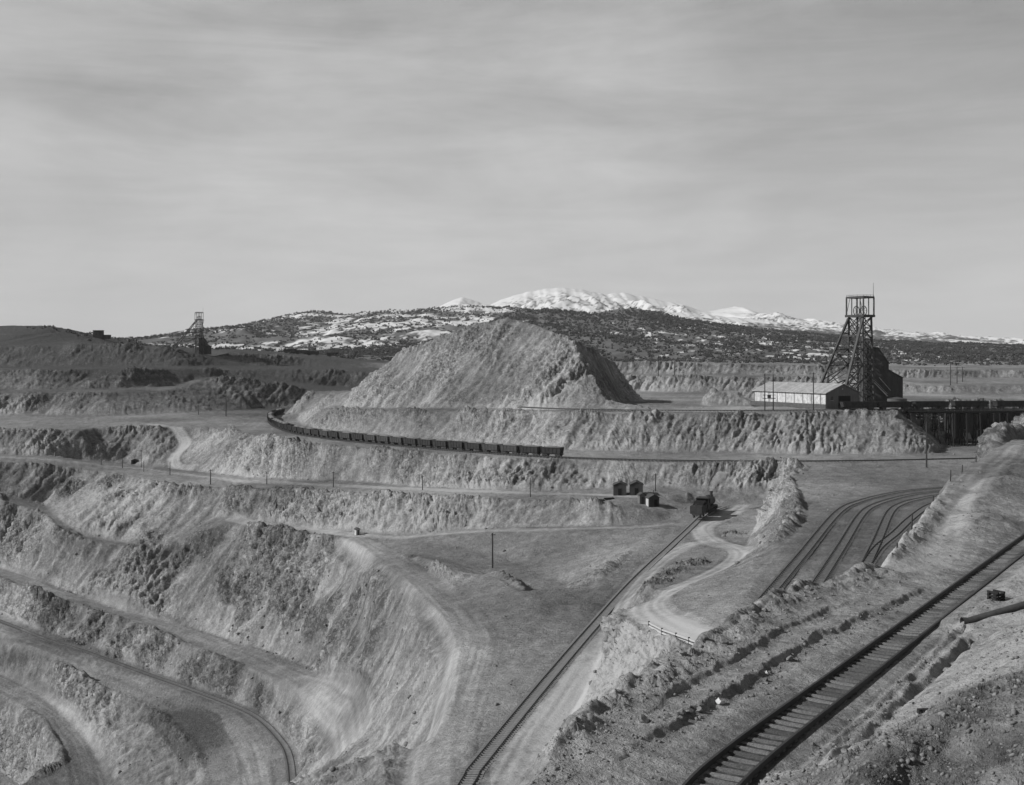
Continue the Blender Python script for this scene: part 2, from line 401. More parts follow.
L['h_crest'] = [(296, 413, None, 605), (310, 411, None, 585), (330, 411, None, 505), (380, 411, None, 475), (440, 411.5, None, 448), (516, 412, None, 424), (562, 412.5, None, 410), (625, 413.5, None, 402), (675, 414, None, 398), (750, 414, None, 394), (800, 412.5, None, 398), (850, 411, None, 400), (875, 411, None, 400), (888, 412.5, None, 399), (896, 411, None, 412), (915, 408, None, 432), (935, 405.5, None, 444), (1000, 404.5, None, 452), (1190, 404, None, 455)]
L['m_foot'] = [(342, 407.5, None, 530), (400, 408, None, 488), (450, 408.5, None, 462), (516, 409, None, 440), (562, 409, None, 426), (600, 407, None, 424), (615, 405.5, None, 438), (645, 404.5, None, 450)]
L['m_foot_r'] = [(608, 400, None, 440), (616, 402, None, 455), (628, 402, None, 478), (641, 401, None, 497)]
L['m_crest'] = [(348, 402, None, 535), (358, 391, None, 535), (372, 376, None, 533), (402, 351, None, 528), (432, 340, None, 515), (460, 331, None, 505), (490, 322, None, 496), (508, 317.5, None, 492), (530, 323, None, 484), (550, 331, None, 474), (575, 341, None, 458)]
L['m_ridge'] = [(575, 341, None, 458), (582, 357, None, 452), (588, 373, None, 446), (600, 390, None, 436), (607, 399, None, 430)]
L['m_back'] = [(575, 341, None, 458), (600, 353, None, 480), (614, 363, None, 497), (628, 383, None, 502), (641, 400, None, 503)]
L['u2_out'] = [(-160, 394, None, 620), (-40, 394, None, 622), (42, 393, None, 624), (100, 392, None, 630), (165, 391, None, 658), (190, 384, None, 690), (210, 377, None, 699), (240, 378, None, 705), (270, 383, None, 712), (300, 388, None, 716), (335, 392, None, 716)]
L['u2_in'] = [(-160, 390, None, 650), (42, 389.5, None, 650), (124, 388.5, None, 672), (175, 386, None, 700), (210, 374.5, None, 742), (270, 380, None, 756), (335, 387, None, 774), (385, 388, None, 776)]
L['u3_out'] = [(-160, 369, None, 670), (-40, 370, None, 670), (42, 370, None, 670), (130, 369, None, 690), (180, 369, None, 730), (250, 370, None, 765), (300, 369, None, 785), (350, 371, None, 790), (380, 374, None, 790)]
L['u3_in'] = [(-160, 367, None, 735), (42, 367, None, 735), (180, 366, None, 745), (250, 366, None, 800), (300, 366, None, 815), (380, 370, None, 810)]
L['u4_out'] = [(-160, 345, None, 760), (42, 346, None, 760), (80, 343, None, 760), (120, 344, None, 762), (160, 346, None, 768), (180, 350, None, 772), (195, 354, None, 778), (215, 357, None, 800), (230, 352, None, 812), (260, 354, None, 818), (300, 357, None, 830), (340, 360, None, 836), (380, 364, None, 836)]
L['top'] = [(-160, 328, None, 900), (-40, 326, None, 900), (42, 325.5, None, 900), (58, 327, None, 900), (80, 333, None, 900), (100, 338, None, 900), (125, 344.5, None, 900), (160, 346, None, 930), (200, 350, None, 900), (240, 349, None, 900), (300, 353, None, 960), (370, 359, None, 960), (440, 361, None, 960)]
L['t1_foot'] = [(600, 391.5, None, 620), (640, 391.5, None, 625), (700, 392, None, 620), (760, 392, None, 622), (830, 392, None, 622), (900, 394, None, 590), (1000, 394, None, 590), (1190, 394, None, 590)]
L['t1_top'] = [(590, 377, None, 632), (640, 376, None, 636), (700, 376, None, 632), (760, 376.5, None, 633), (830, 378, None, 633), (890, 383, None, 600), (930, 386, None, 598), (1000, 385, None, 599), (1190, 385, None, 599)]
L['t2_foot'] = [(580, 374, None, 690), (640, 374, None, 690), (760, 375, None, 690), (830, 376, None, 700), (900, 378, None, 700), (1000, 378, None, 720), (1190, 378, None, 720)]
L['t2_top'] = [(580, 362, None, 702), (620, 361.5, None, 702), (650, 363, None, 701), (700, 363, None, 701), (760, 364, None, 702), (830, 366, None, 711), (900, 371, None, 708), (1000, 370, None, 729), (1190, 370, None, 729)]
L['plain'] = [(440, 361, None, 1180), (560, 360, None, 1180), (760, 361, None, 1180), (1000, 361, None, 1180), (1190, 361, None, 1180), (300, 354, None, 1180), (150, 349, None, 1180), (0, 349, None, 1180), (-160, 349, None, 1180)]
L['dump_top'] = [(716, 391.5, None, 462), (752, 391.5, None, 462), (770, 392, None, 470), (745, 392, None, 478), (718, 392, None, 476)]
L['dump_foot'] = [(702, 400, None, 490), (702, 404, None, 460), (706, 405.5, None, 451), (725, 406, None, 449), (755, 406, None, 449), (772, 404, None, 462)]
# yard shelf, hairpin road and the cut beside the middle track
L['yard_edge'] = [(690, 649, -33.3), (716, 628, -32.9), (740, 603, -32.8), (768, 563, -32.8), (792, 536, -32.8), (808, 515, -32.8), (798, 491, -32.8), (790, 479, -32.8), (797, 472, -32.8), (815, 468, -32.7)]
L['yard_foot'] = [(744, 556, -40), (752, 537, -42.6), (762, 521, -43), (768, 507, -42), (774, 497, -40.6)]
L['yard_flat'] = [(762, 606, -32.6), (800, 565, -32.6), (845, 520, -32.6), (870, 530, -32.6), (900, 510, -32.6), (860, 580, -32.6), (930, 490, -32.6), (850, 490, -32.6), (880, 478, -32.6), (940, 470, -32.6), (1000, 470, -32.6), (1100, 465, -32.6), (1190, 460, -32.6)]
L['hairpin_hi'] = [(709, 637, -33.4), (690, 632, -33.8), (678, 626, -34.3), (660, 617, -35.2), (647, 609, -36), (652, 600, -36.5), (672, 590, -37.2), (703, 578, -38.2), (725, 569, -39.2), (742, 557, -40.2)]
L['hairpin_lo'] = [(738, 549, -41.2), (716, 542, -42.1), (703, 534, -42.9), (703, 526, -43.2), (722, 518, -43.3), (740, 508, -43), (755, 500, -41.6)]
L['hairpin_out'] = [(636, 604, -36.6), (632, 612, -36.2), (640, 620, -35.8), (655, 631, -35), (675, 640, -34.3), (690, 649, -33.6)]
L['island'] = [(640, 592, -39.5), (655, 580, -40), (672, 570, -40), (690, 562, -40.5), (706, 553, -41.5)]
L['island_foot'] = [(622, 598, -43.4), (636, 578, -43.5), (660, 557, -43.5), (686, 545, -43.3)]
L['cut_foot'] = [(614, 606, -43.6), (608, 630, -43.8), (601, 655, -43.8), (590, 682, -43.8), (572, 712, -43.8), (556, 738, -43.8), (547, 757, -43.8), (535, 800, -43.8)]
L['mid_left'] = [(655, 532, -43.8), (600, 585, -43.9), (560, 630, -43.9), (520, 675, -43.9), (485, 715, -44), (460, 755, -44.1), (445, 800, -44.1)]
L['mid_right'] = [(690, 528, -43.7), (650, 562, -43.8), (610, 600, -43.8), (575, 655, -43.8), (540, 712, -43.8), (515, 757, -43.8), (500, 800, -43.8)]
L['loco_flat'] = [(700, 505, -43), (740, 502, -42), (720, 496, -41), (660, 500, -40.3), (640, 498, -40), (690, 492, -40.2)]
# foreground shelf
L['s_edge'] = [(520, 800, -14.3), (540, 775, -14.3), (556, 752, -14.3), (580, 728, -14.3), (620, 697, -14.3), (660, 670, -14.3), (700, 648, -14.3), (730, 631, -14.3), (760, 610, -14.2), (800, 592, -14.2), (850, 580, -14.1), (880, 570, -14), (893, 557, -14), (906, 540, -14), (931, 507, -14), (953, 479, -14), (975, 462, -14), (990, 449, -14), (1010, 436, -14), (1060, 424, -14), (1190, 412, -13.6)]
L['s_mid'] = [(600, 760, -14.4), (660, 712, -14.4), (720, 672, -14.4), (790, 625, -14.4), (860, 596, -14.4), (920, 578, -14.4)]
L['s_track'] = [(700, 800, -14.5), (743, 752, -14.5), (800, 709, -14.5), (860, 664, -14.5), (930, 612, -14.5), (992, 566, -14.5), (1050, 522, -14.5), (1120, 470, -14.5), (1160, 440, -14.5)]
L['s_right'] = [(800, 785, -14.7), (850, 745, -14.7), (900, 705, -14.7), (950, 662, -14.6), (985, 640, -14.3)]
L['s_road'] = [(915, 560, -14.3), (940, 540, -14.2), (950, 515, -14.2), (968, 490, -14.1), (985, 472, -14), (1005, 455, -14)]
L['near_crest'] = [(868, 772, None, 30), (892, 748, None, 31.5), (928, 725, None, 32.5), (958, 712, None, 33), (974, 694, None, 34), (1000, 686, None, 34.5), (1080, 660, None, 35), (1190, 630, None, 36)]
L['near_foot'] = [(880, 735, -14.4), (915, 706, -14.2), (950, 690, -13.8), (985, 665, -13.4), (1020, 640, -13), (1100, 600, -12.5), (1190, 570, -12)]

W = []   # plain world points: (x, y, z)
W += [(-6, 25, -12.5), (0, 28, -13.4), (6, 30, -13.9), (10, 28, -12.5), (12, 20, -9), (4, 15, -7), (-6, 14, -8), (0, 9, -5), (8, 9, -5), (14, 10, -4.5), (20, 22, -8.5), (22, 15, -6)]
W += [(-8, 36, -17.5), (-6, 46, -25), (-3, 58, -33), (-2, 75, -41), (-14, 30, -17), (-22, 30, -22), (-10, 60, -38), (-20, 60, -42), (-6, 90, -43.8), (-4, 104, -44), (-24, 100, -52)]
W += [(9, 72, -28), (14, 88, -33), (20, 100, -33), (24, 110, -33), (4, 90, -42), (3, 108, -43.8), (14, 110, -33.5), (17, 120, -33.3)]
W += [(31.3, 106, -32.4), (42.5, 130, -32.4), (53.4, 151, -32.4), (65, 174, -32.4), (80, 202, -32.4), (105, 236, -32.4), (155, 279, -32.4), (20, 93, -31), (24, 101, -32.4)]
W += [(-36, 60, -48), (-50, 80, -58), (-42, 100, -62), (-36, 140, -62), (-50, 130, -80), (-60, 180, -92), (-100, 150, -95), (-100, 220, -106), (-42, 190, -79), (-140, 240, -110), (-20, 20, -16), (-60, 40, -45), (-100, 80, -70), (-180, 150, -100), (-22, 122, -52), (-34, 158, -66)]
W += [(-60, 560, -14), (-30, 560, -10), (0, 550, -10), (20, 530, -12), (-90, 570, -20), (30, 520, -19.5), (60, 560, -19.7), (0, 600, -19), (-60, 620, -19), (-110, 640, -20)]
W += [(100, 430, -19.6), (140, 450, -19.5), (180, 470, -19.5), (240, 480, -19.5), (100, 500, -19.6), (160, 540, -19.8), (120, 580, -19.8), (200, 560, -19.8), (280, 540, -19.8), (60, 480, -19.6), (85, 500, -19.6)]
W += [(37, 93, -13.7), (40, 97, -13.2), (46, 110, -13), (54, 125, -13), (62, 137, -12.8), (75, 165, -12.6)]
for q in ((303, 435), (290, 431.5), (277, 427), (270, 421), (275, 416.5), (281, 414.7), (288, 413), (294, 412)):
    q = P(q[0], q[1], -32.6); W += [(q.x - 4, q.y - 1, -32.6), (q.x + 3.5, q.y, -32.6), (q.x, q.y + 4, -32.6)]
W += [(-520, 1000, 10), (-420, 1040, 6), (-300, 1050, 2)]
# terrain hull
W += [(-700, 1250, 5), (700, 1250, -6), (0, 1250, -5), (-500, 640, -20), (-400, 300, -100), (-30, 3, -6), (35, 3, -6), (320, 300, -28), (480, 500, -20), (110, 115, -13), (60, 50, -10), (-300, 200, -105), (-250, 100, -90), (-120, 30, -50), (-70, -45, -30), (95, -45, -8), (0, -45, -6), (70, 0, -7), (-70, 0, -38), (150, 40, -10), (-160, -20, -60), (180, -20, -9)]

pts = []
for nm, pl in L.items():
    prev = None; cnt0 = len(pts)
    for e in pl:
        p = P(*e)
        if prev is not None and nm not in ('yard_flat', 'plain', 'loco_flat'):
            d = (p.xy - prev.xy).length
            st = 1.5 if p.y < 110 else (3.5 if p.y < 330 else 6.0)
            n = max(1, int(d / st))
            for k in range(1, n):
                pts.append(prev.lerp(p, k / n))
        pts.append(p); prev = p
    if nm == 's_track':
        for q in pts[cnt0:]: q.z -= 0.27
TOE = [(14, 88, -33), (20, 93, -32.4), (31.3, 106, -32.5), (42.5, 130, -32.5), (53.4, 151, -32.5), (65, 174, -32.5), (80, 202, -32.5), (105, 236, -32.5), (155, 279, -32.5)]
for a, b in zip(TOE[:-1], TOE[1:]):
    a, b = Vector(a), Vector(b); n = max(1, int((b - a).length / 1.5))
    for k in range(n): pts.append(a.lerp(b, k / n))
pts += [Vector(w) for w in W]
# drop near duplicates
seen = {}; keep = []
for p in pts:
    k = (round(p.x / 0.6), round(p.y / 0.6))
    if k in seen: continue
    seen[k] = 1; keep.append(p)
pts = keep
_r = delaunay_2d_cdt([p.xy for p in pts], [], [], 0, 1e-4)
_tv = np.array([(v.x, v.y) for v in _r[0]]); _tz = np.array([pts[o[0]].z for o in _r[3]])
_tris = np.array([f for f in _r[2]])

class Grid:
    def __init__(s, x0, x1, y0, y1, st):
        s.x0, s.y0, s.st = x0, y0, st
        s.nx, s.ny = int((x1 - x0) / st) + 1, int((y1 - y0) / st) + 1
        s.x1, s.y1 = x0 + (s.nx - 1) * st, y0 + (s.ny - 1) * st
        s.z = np.full((s.ny, s.nx), np.nan, np.float32)
        for t in _tris:
            a, b, c = _tv[t[0]], _tv[t[1]], _tv[t[2]]
            xa, xb = min(a[0], b[0], c[0]), max(a[0], b[0], c[0]); ya, yb = min(a[1], b[1], c[1]), max(a[1], b[1], c[1])
            i0, i1 = max(0, int(math.ceil((xa - x0) / st))), min(s.nx - 1, int(math.floor((xb - x0) / st)))
            j0, j1 = max(0, int(math.ceil((ya - y0) / st))), min(s.ny - 1, int(math.floor((yb - y0) / st)))
            if i1 < i0 or j1 < j0: continue
            X = x0 + np.arange(i0, i1 + 1) * st; Y = (y0 + np.arange(j0, j1 + 1) * st)[:, None]
            det = (b[1] - c[1]) * (a[0] - c[0]) + (c[0] - b[0]) * (a[1] - c[1])
            if abs(det) < 1e-9: continue
            l1 = ((b[1] - c[1]) * (X - c[0]) + (c[0] - b[0]) * (Y - c[1])) / det
            l2 = ((c[1] - a[1]) * (X - c[0]) + (a[0] - c[0]) * (Y - c[1])) / det
            l3 = 1 - l1 - l2
            m = (l1 >= -1e-6) & (l2 >= -1e-6) & (l3 >= -1e-6)
            sub = s.z[j0:j1 + 1, i0:i1 + 1]
            sub[m] = (l1 * _tz[t[0]] + l2 * _tz[t[1]] + l3 * _tz[t[2]])[m]
        s.z[np.isnan(s.z)] = -30
        s.chan = {}
    def blur(s, n=1):
        for _ in range(n):
            z = np.pad(s.z, 1, mode='edge')
            s.z = (z[1:-1, 1:-1] * 4 + z[:-2, 1:-1] + z[2:, 1:-1] + z[1:-1, :-2] + z[1:-1, 2:]) / 8
        return s
    def inside(s, x, y):
        return (x >= s.x0) & (x < s.x1 - 1e-3) & (y >= s.y0) & (y < s.y1 - 1e-3)
    def sample(s, A, x, y):
        u = np.clip((x - s.x0) / s.st, 0, s.nx - 1.001); v = np.clip((y - s.y0) / s.st, 0, s.ny - 1.001)
        i = u.astype(np.int32); j = v.astype(np.int32); fu = u - i; fv = v - j
        return (A[j, i] * (1 - fu) + A[j, i + 1] * fu) * (1 - fv) + (A[j + 1, i] * (1 - fu) + A[j + 1, i + 1] * fu) * fv

G_far = Grid(-720, 720, -50, 1240, 2.0)
G_main = Grid(-300, 300, 8, 720, 0.5).blur(2)
G_near = Grid(-14, 64, 8, 150, 0.125).blur(3)
GRIDS = [G_far, G_main, G_near]

def sampler(get):
    def f(x, y):
        x = np.asarray(x, np.float64); y = np.asarray(y, np.float64)
        out = G_far.sample(get(G_far), x, y)
        for g in (G_main, G_near):
            m = g.inside(x, y)
            if m.any():
                out[m] = g.sample(get(g), x[m], y[m])
        return out
    return f
zbase = sampler(lambda g: g.z)

def zb(x, y):
    return float(zbase(np.array([x]), np.array([y]))[0])

# ---- paths (tracks and roads) : smooth polylines in world space
def smooth_path(pl, step=1.0):
    p = [P(*e) if not isinstance(e, Vector) else e for e in pl]
    out = []
    q = [p[0] * 2 - p[1]] + p + [p[-1] * 2 - p[-2]]
    for i in range(1, len(q) - 2):
        a, b, c, d = q[i - 1], q[i], q[i + 1], q[i + 2]
        n = max(2, int((c - b).length / step))
        for k in range(n):
            t = k / n
            out.append(0.5 * ((2 * b) + (c - a) * t + (2 * a - 5 * b + 4 * c - d) * t * t + (3 * b - a - 3 * c + d) * t ** 3))
    out.append(p[-1])
    # resample by length
    res = [out[0]]; acc = 0.0
    for a, b in zip(out[:-1], out[1:]):
        seg = (b - a).length
        while seg > 1e-9 and acc + seg >= step:
            t = (step - acc) / seg
            a = a.lerp(b, t); res.append(a.copy()); seg = (b - a).length; acc = 0.0
        acc += seg
    return res

PATH = {}
PATH['front'] = smooth_path([(690, 809, -14.4), (743, 752, -14.4), (860, 664, -14.4), (992, 566, -14.4), (1080, 500, -14.4), (1120, 470, -14.4)], 0.5)
_m0 = P(487, 752, -43.6)
PATH['middle'] = smooth_path([P(430, 838, -43.6), P(470, 775, -43.6), _m0, P(590, 630, -43.6), P(645, 572, -43.6), P(684, 534, -43.5), P(704, 517, -43.4), P(725, 508, -43.2)], 1.0)
zy = -32.4
PATH['yard_a'] = smooth_path([(722, 650, zy), (762, 602, zy), (800, 557, zy), (838, 512, zy), (860, 501, zy), (890, 493.5, zy), (919, 489.5, zy), (960, 487, zy), (1020, 485, zy)], 1.0)
PATH['yard_b'] = smooth_path([(775, 647, zy), (817, 584, zy), (842, 545, zy), (860, 516, zy), (872, 506, zy), (894, 498.5, zy), (919, 493.5, zy), (960, 490, zy), (1020, 488, zy)], 1.0)
PATH['yard_c'] = smooth_path([(833, 628, zy), (860, 576, zy), (876, 543, zy), (890, 512, zy), (902, 503.5, zy), (919, 498.8, zy), (941, 495, zy), (980, 492, zy), (1020, 491, zy)], 1.0)
PATH['yard_d'] = smooth_path([(866, 564, zy), (878, 547, zy), (895, 533, zy), (911, 518, zy), (930, 505, zy), (955, 499, zy), (1010, 496, zy)], 1.0)
za = -32.4
PATH['ore'] = smooth_path([(1010, 457.5, za), (960, 459, za), (860, 461, za), (760, 461.5, za), (660, 460.5, za), (563, 457.5, za), (500, 454, za), (430, 448.5, za), (370, 443, za), (330, 439, za), (296, 433.5, za), (277, 427, za), (270, 421, za), (275, 416.5, za), (288, 413, za), (296, 411.5, za)], 1.0)
PATH['pit'] = smooth_path([(-100, 590, -87.2), (-20, 614, -88.4), (42, 637, -89.5), (90, 654, -91.9), (124, 667, -93.4), (170, 683, -94), (217, 700, -94), (255, 717, -93.8), (280, 740, -93.4), (290, 760, -93.4), (294, 800, -93.4)], 1.0)
PATH['upper'] = smooth_path([(520, 409.5, None, 433), (560, 410.5, None, 419), (620, 411.5, None, 409), (690, 412, None, 405), (740, 412, None, 404), (800, 411, None, 407), (870, 409.5, None, 409), (960, 408.5, None, 414), (1060, 408, None, 418)], 1.0)

ROADS = {}
ROADS['hairpin_road'] = ([(716, 641, -33.2), (690, 632, -33.8), (678, 626, -34.3), (660, 617, -35.2), (648, 608, -36.1), (654, 599, -36.6), (672, 590, -37.2), (703, 578, -38.2), (727, 568, -39.2), (742, 556, -40.3), (736, 548, -41.3), (716, 542, -42.1), (704, 534, -42.9), (704, 526, -43.2), (722, 518, -43.3), (742, 508, -43.3)], 4.2)
ROADS['track_road'] = ([(502, 810, -43.8), (535, 745, -43.8), (572, 690, -43.8), (602, 640, -43.8), (632, 592, -43.7), (662, 560, -43.6), (690, 545, -43.2), (716, 541, -42.2)], 5.0)
ROADS['ramp_road'] = ([(350, 535, -53.2), (375, 549, -52), (400, 564, -50.8), (430, 589, -48.9), (456, 614, -46.9), (470, 640, -45.6), (464, 665, -45), (455, 692, -44.9), (448, 715, -44.9), (440, 735, -44.9), (435, 757, -44.9), (432, 800, -44.9)], 6.0)
ROADS['bench_road'] = ([(-60, 456, -41.8), (42, 458.5, -43), (124, 468, -47.5), (167, 473, -48.3), (217, 480, -48.3), (267, 482, -46.1), (350, 485, -43.4), (465, 491, -42.1), (590, 494, -40.4), (640, 497, -40)], 4.0)
ROADS['lower_road'] = ([(230, 519, -56.3), (262, 524, -54.9), (300, 529, -55), (350, 534, -53.3), (400, 537, -52.2), (440, 534, -51), (500, 530.5, -48.9), (560, 529, -46.5), (640, 527, -44.2), (672, 524, -43.9)], 3.4)
ROADS['switchback_road'] = ([(150, 424, -32.5), (185, 430, -33.5), (174, 438, -36), (176, 448, -39.5), (186, 460, -44), (193, 470, -48)], 4.0)
ROADS['quarry_road'] = ([(-100, 536, -77.2), (42, 586, -79.3), (92, 602, -82.4), (133, 615, -84.5), (174, 629, -86), (214, 645, -86), (262, 664, -85), (300, 682, -83.4), (326, 704, -82), (345, 735, -80.6), (352, 790, -79.6)], 6.0)
ROADS['pit_road'] = ([(-100, 600, -87.6), (42, 646, -89.8), (83, 664, -92), (124, 677, -93.7), (180, 697, -94.2), (217, 713, -94.2), (243, 736, -93.9), (254, 758, -93.8), (262, 800, -93.8)], 5.0)
ROADS['deep_road'] = ([(-100, 634, -98), (42, 704, -100.6), (68, 730, -103.5), (85, 756, -106), (98, 800, -107.4)], 7.0)
ROADS['rim_road'] = ([(905, 566, -14.2), (930, 548, -14.2), (943, 525, -14.2), (958, 500, -14.2), (975, 481, -14.1), (995, 461, -14), (1030, 440, -14)], 3.6)
RPATH = {k: (smooth_path(v[0], 1.5), v[1]) for k, v in ROADS.items()}

def stamp(name, plist, halfw, soft, val=1.0):
    """stamp a 0..1 mask along paths into every grid"""
    for g in GRIDS:
        A = g.chan.setdefault(name, np.zeros((g.ny, g.nx), np.float32))
        R = halfw + soft
        for p in plist:
            if not (g.x0 - R < p.x < g.x1 + R and g.y0 - R < p.y < g.y1 + R): continue
            i0, i1 = max(0, int((p.x - R - g.x0) / g.st)), min(g.nx - 1, int((p.x + R - g.x0) / g.st) + 1)
            j0, j1 = max(0, int((p.y - R - g.y0) / g.st)), min(g.ny - 1, int((p.y + R - g.y0) / g.st) + 1)
            if i1 < i0 or j1 < j0: continue
            X = g.x0 + np.arange(i0, i1 + 1) * g.st - p.x; Y = (g.y0 + np.arange(j0, j1 + 1) * g.st - p.y)[:, None]
            d = np.sqrt(X * X + Y * Y)
            m = 1 - np.clip((d - halfw) / soft, 0, 1)
            A[j0:j1 + 1, i0:i1 + 1] = np.maximum(A[j0:j1 + 1, i0:i1 + 1], m * val)
for k, p in PATH.items():
    stamp('track', p, 1.6, 1.6 if k != 'front' else 0.7)
for k, (p, w) in RPATH.items():
    stamp('road', p, w * 0.55, 1.6)
    stamp('pale', p, w * 0.5, 1.2, {'hairpin_road': 1.0, 'track_road': .75, 'switchback_road': 1.0, 'lower_road': .7, 'bench_road': .7, 'rim_road': .6}.get(k, .25))
stamp('road', [P(654, 507, -40.4), P(643, 503, -40.2), P(664, 510, -41.4), P(672, 514, -42.4)], 5, 4)
for g in GRIDS:
    for c in ('track', 'road', 'pale'):
        g.chan.setdefault(c, np.zeros((g.ny, g.nx), np.float32))
s_track = sampler(lambda g: g.chan['track'])
s_road = sampler(lambda g: g.chan['road'])
s_pale = sampler(lambda g: g.chan['pale'])

# ---- small relief of the foreground shelf: banks, berm and ruts, as lines in plan
def line_dist(pl, x, y):
    """signed distance to a polyline (positive on its left) and the arc position"""
    best = np.full(x.shape, 1e9); sg = np.zeros(x.shape); arc = np.zeros(x.shape); acc = 0.0
    for a, b in zip(pl[:-1], pl[1:]):
        d = (b - a).xy; l = d.length
        if l < 1e-6: continue
        d = d / l
        rx, ry = x - a.x, y - a.y
        t = np.clip(rx * d.x + ry * d.y, 0, l)
        ex, ey = rx - t * d.x, ry - t * d.y
        dd = ex * ex + ey * ey
        m = dd < best
        best = np.where(m, dd, best); sg = np.where(m, np.sign(d.x * ey - d.y * ex), sg); arc = np.where(m, acc + t, arc)
        acc += l
    return np.sqrt(best) * sg, arc
def pl(*e): return [P(*q) for q in e]
BERM = pl((540, 775, -14.3), (556, 752, -14.3), (590, 726, -14.3), (625, 700, -14.3), (665, 674, -14.3), (704, 652, -14.3), (735, 634, -14.3), (762, 614, -14.2), (800, 596, -14.2), (850, 584, -14.1), (882, 573, -14))
BERM2 = pl((893, 560, -14), (908, 543, -14), (933, 510, -14), (955, 482, -14), (977, 464, -14), (992, 451, -14), (1012, 438, -14))
BANKS = [(pl((630, 752, -14.4), (690, 716, -14.4), (718, 700, -14.4), (768, 669, -14.4), (815, 638, -14.4), (866, 615, -14.4), (885, 607, -14.4)), 0.34),
         (pl((655, 712, -14.4), (690, 690, -14.4), (740, 660, -14.4), (790, 630, -14.4), (830, 612, -14.4), (850, 606, -14.4)), 0.26),
         (pl((880, 610, -14.4), (900, 601, -14.4), (924, 590, -14.4), (940, 583, -14.4)), 0.3)]
RUTS = [pl((790, 770, -14.6), (838, 728, -14.6), (893, 680, -14.6), (955, 625, -14.6), (985, 600, -14.6)), pl((812, 770, -14.6), (858, 729, -14.6), (905, 688, -14.6), (962, 636, -14.6)),
        pl((836, 770, -14.6), (880, 728, -14.6), (925, 688, -14.6), (968, 648, -14.6)), pl((770, 775, -14.6), (822, 730, -14.6), (880, 682, -14.6), (945, 626, -14.6))]
TRACKL = PATH['front'][::20] + [PATH['front'][-1]]

def relief(x, y):
    """extra height for points of the foreground"""
    h = np.zeros(x.shape)
    d, a = line_dist(BERM, x, y)
    lump = 0.75 + 1.5 * noise(a * 0.35, d * 0.5, 0 * a + 3.1) + 0.7 * noise(a * 1.3, d * 1.1, 0 * a + 1.7)
    h += np.clip(lump, 0.1, 2) * 0.34 * np.exp(-(d / 1.0) ** 2) * sstep(0, 4, a)
    d, a = line_dist(BERM2, x, y)
    lump = 0.8 + 1.1 * noise(a * 0.3, d * 0.5, 0 * a + 8.1)
    h += np.clip(lump, 0.2, 2) * 0.5 * np.exp(-(d / 1.1) ** 2)
    for pts_, hh in BANKS:
        d, a = line_dist(pts_, x, y)
        wob = 0.5 * noise(a * 0.45, 0 * a, 0 * a + hh * 9) + 0.2 * noise(a * 1.7, 0 * a, 0 * a + hh * 5)
        dd = d + wob
        L_ = 1e-6 + sum((q - p).length for p, q in zip(pts_[:-1], pts_[1:]))
        env = sstep(0, 3, a) * (1 - sstep(L_ - 3, L_, a)) * (0.75 + 0.35 * noise(a * 0.25, 0 * a, 0 * a + 2.2))
        h += hh * np.clip(env, 0.3, 0.9) * np.where(dd > 0, np.exp(-dd / 1.6) * sstep(0, 0.28, dd), 0)
        h -= 0.1 * np.clip(env, 0, 1) * np.exp(-((dd + 0.35) / 0.4) ** 2)
    for k, r in enumerate(RUTS):
        d, a = line_dist(r, x, y)
        w = d + 0.25 * noise(a * 0.4, 0 * a, 0 * a + k)
        h += (0.17 + 0.12 * noise(a * 0.8, d, 0 * a + k)) * np.exp(-((w - 0.4) / 0.3) ** 2) - (0.3 if k in (0, 2) else 0.12) * np.exp(-(w / 0.3) ** 2)
    d, a = line_dist(TRACKL, x, y)
    edge = np.exp(-((-d - 2.6) / 0.8) ** 2) * 0.2 * (0.7 + 1.2 * noise(a * 0.7, d, 0 * a + 4))
    h += edge + 0.12 * noise(x * 1.1, y * 1.1, 0 * x + 5) * ((d < -2.5) & (d > -9))
    return h

# ------------------------------------------------------------------ where a line of sight meets the ground
_hd = np.exp(np.linspace(math.log(12.), math.log(1200.), 24000))
def hit(px, py):
    z = (HY - py) / F * _hd
    g = zbase((px - HX) / F * _hd, _hd)
    k = int(np.argmax(g > z))
    return Vector(((px - HX) / F * _hd[k], _hd[k], float(g[k])))
# ---- rock outcrops (px, py, z, radius)
OUT = [(60, 617, 9), (92, 630, 9), (125, 642, 9), (160, 655, 9), (195, 668, 9), (230, 682, 8), (265, 697, 8), (295, 712, 7), (668, 572, 5), (655, 582, 4), (690, 563, 4), (735, 533, 4),
       (275, 548, 9), (300, 545, 10), (325, 552, 9), (262, 575, 9), (285, 592, 10), (300, 606, 10), (318, 620, 9), (335, 612, 9), (345, 630, 9), (350, 648, 8), (330, 650, 8), (250, 606, 9), (235, 590, 8), (355, 600, 7),
       (112, 481, 7), (118, 497, 7), (70, 488, 8), (205, 545, 8), (185, 560, 8), (380, 640, 6), (150, 540, 6)]
OUTP = [(hit(a, b), r) for a, b, r in OUT]
PALE = [(hit(a, b), r, v) for a, b, r, v in ((632, 655, 10, .42), (648, 650, 9, .42), (620, 682, 10, .42), (605, 690, 7, .3), (315, 722, 8, .08), (280, 705, 8, .12), (232, 465, 13, .2), (375, 590, 8, .18), (95, 500, 9, .15), (340, 575, 7, .15), (205, 450, 10, .18), (590, 560, 10, .18), (580, 690, 8, .12), (800, 495, 12, .2))]

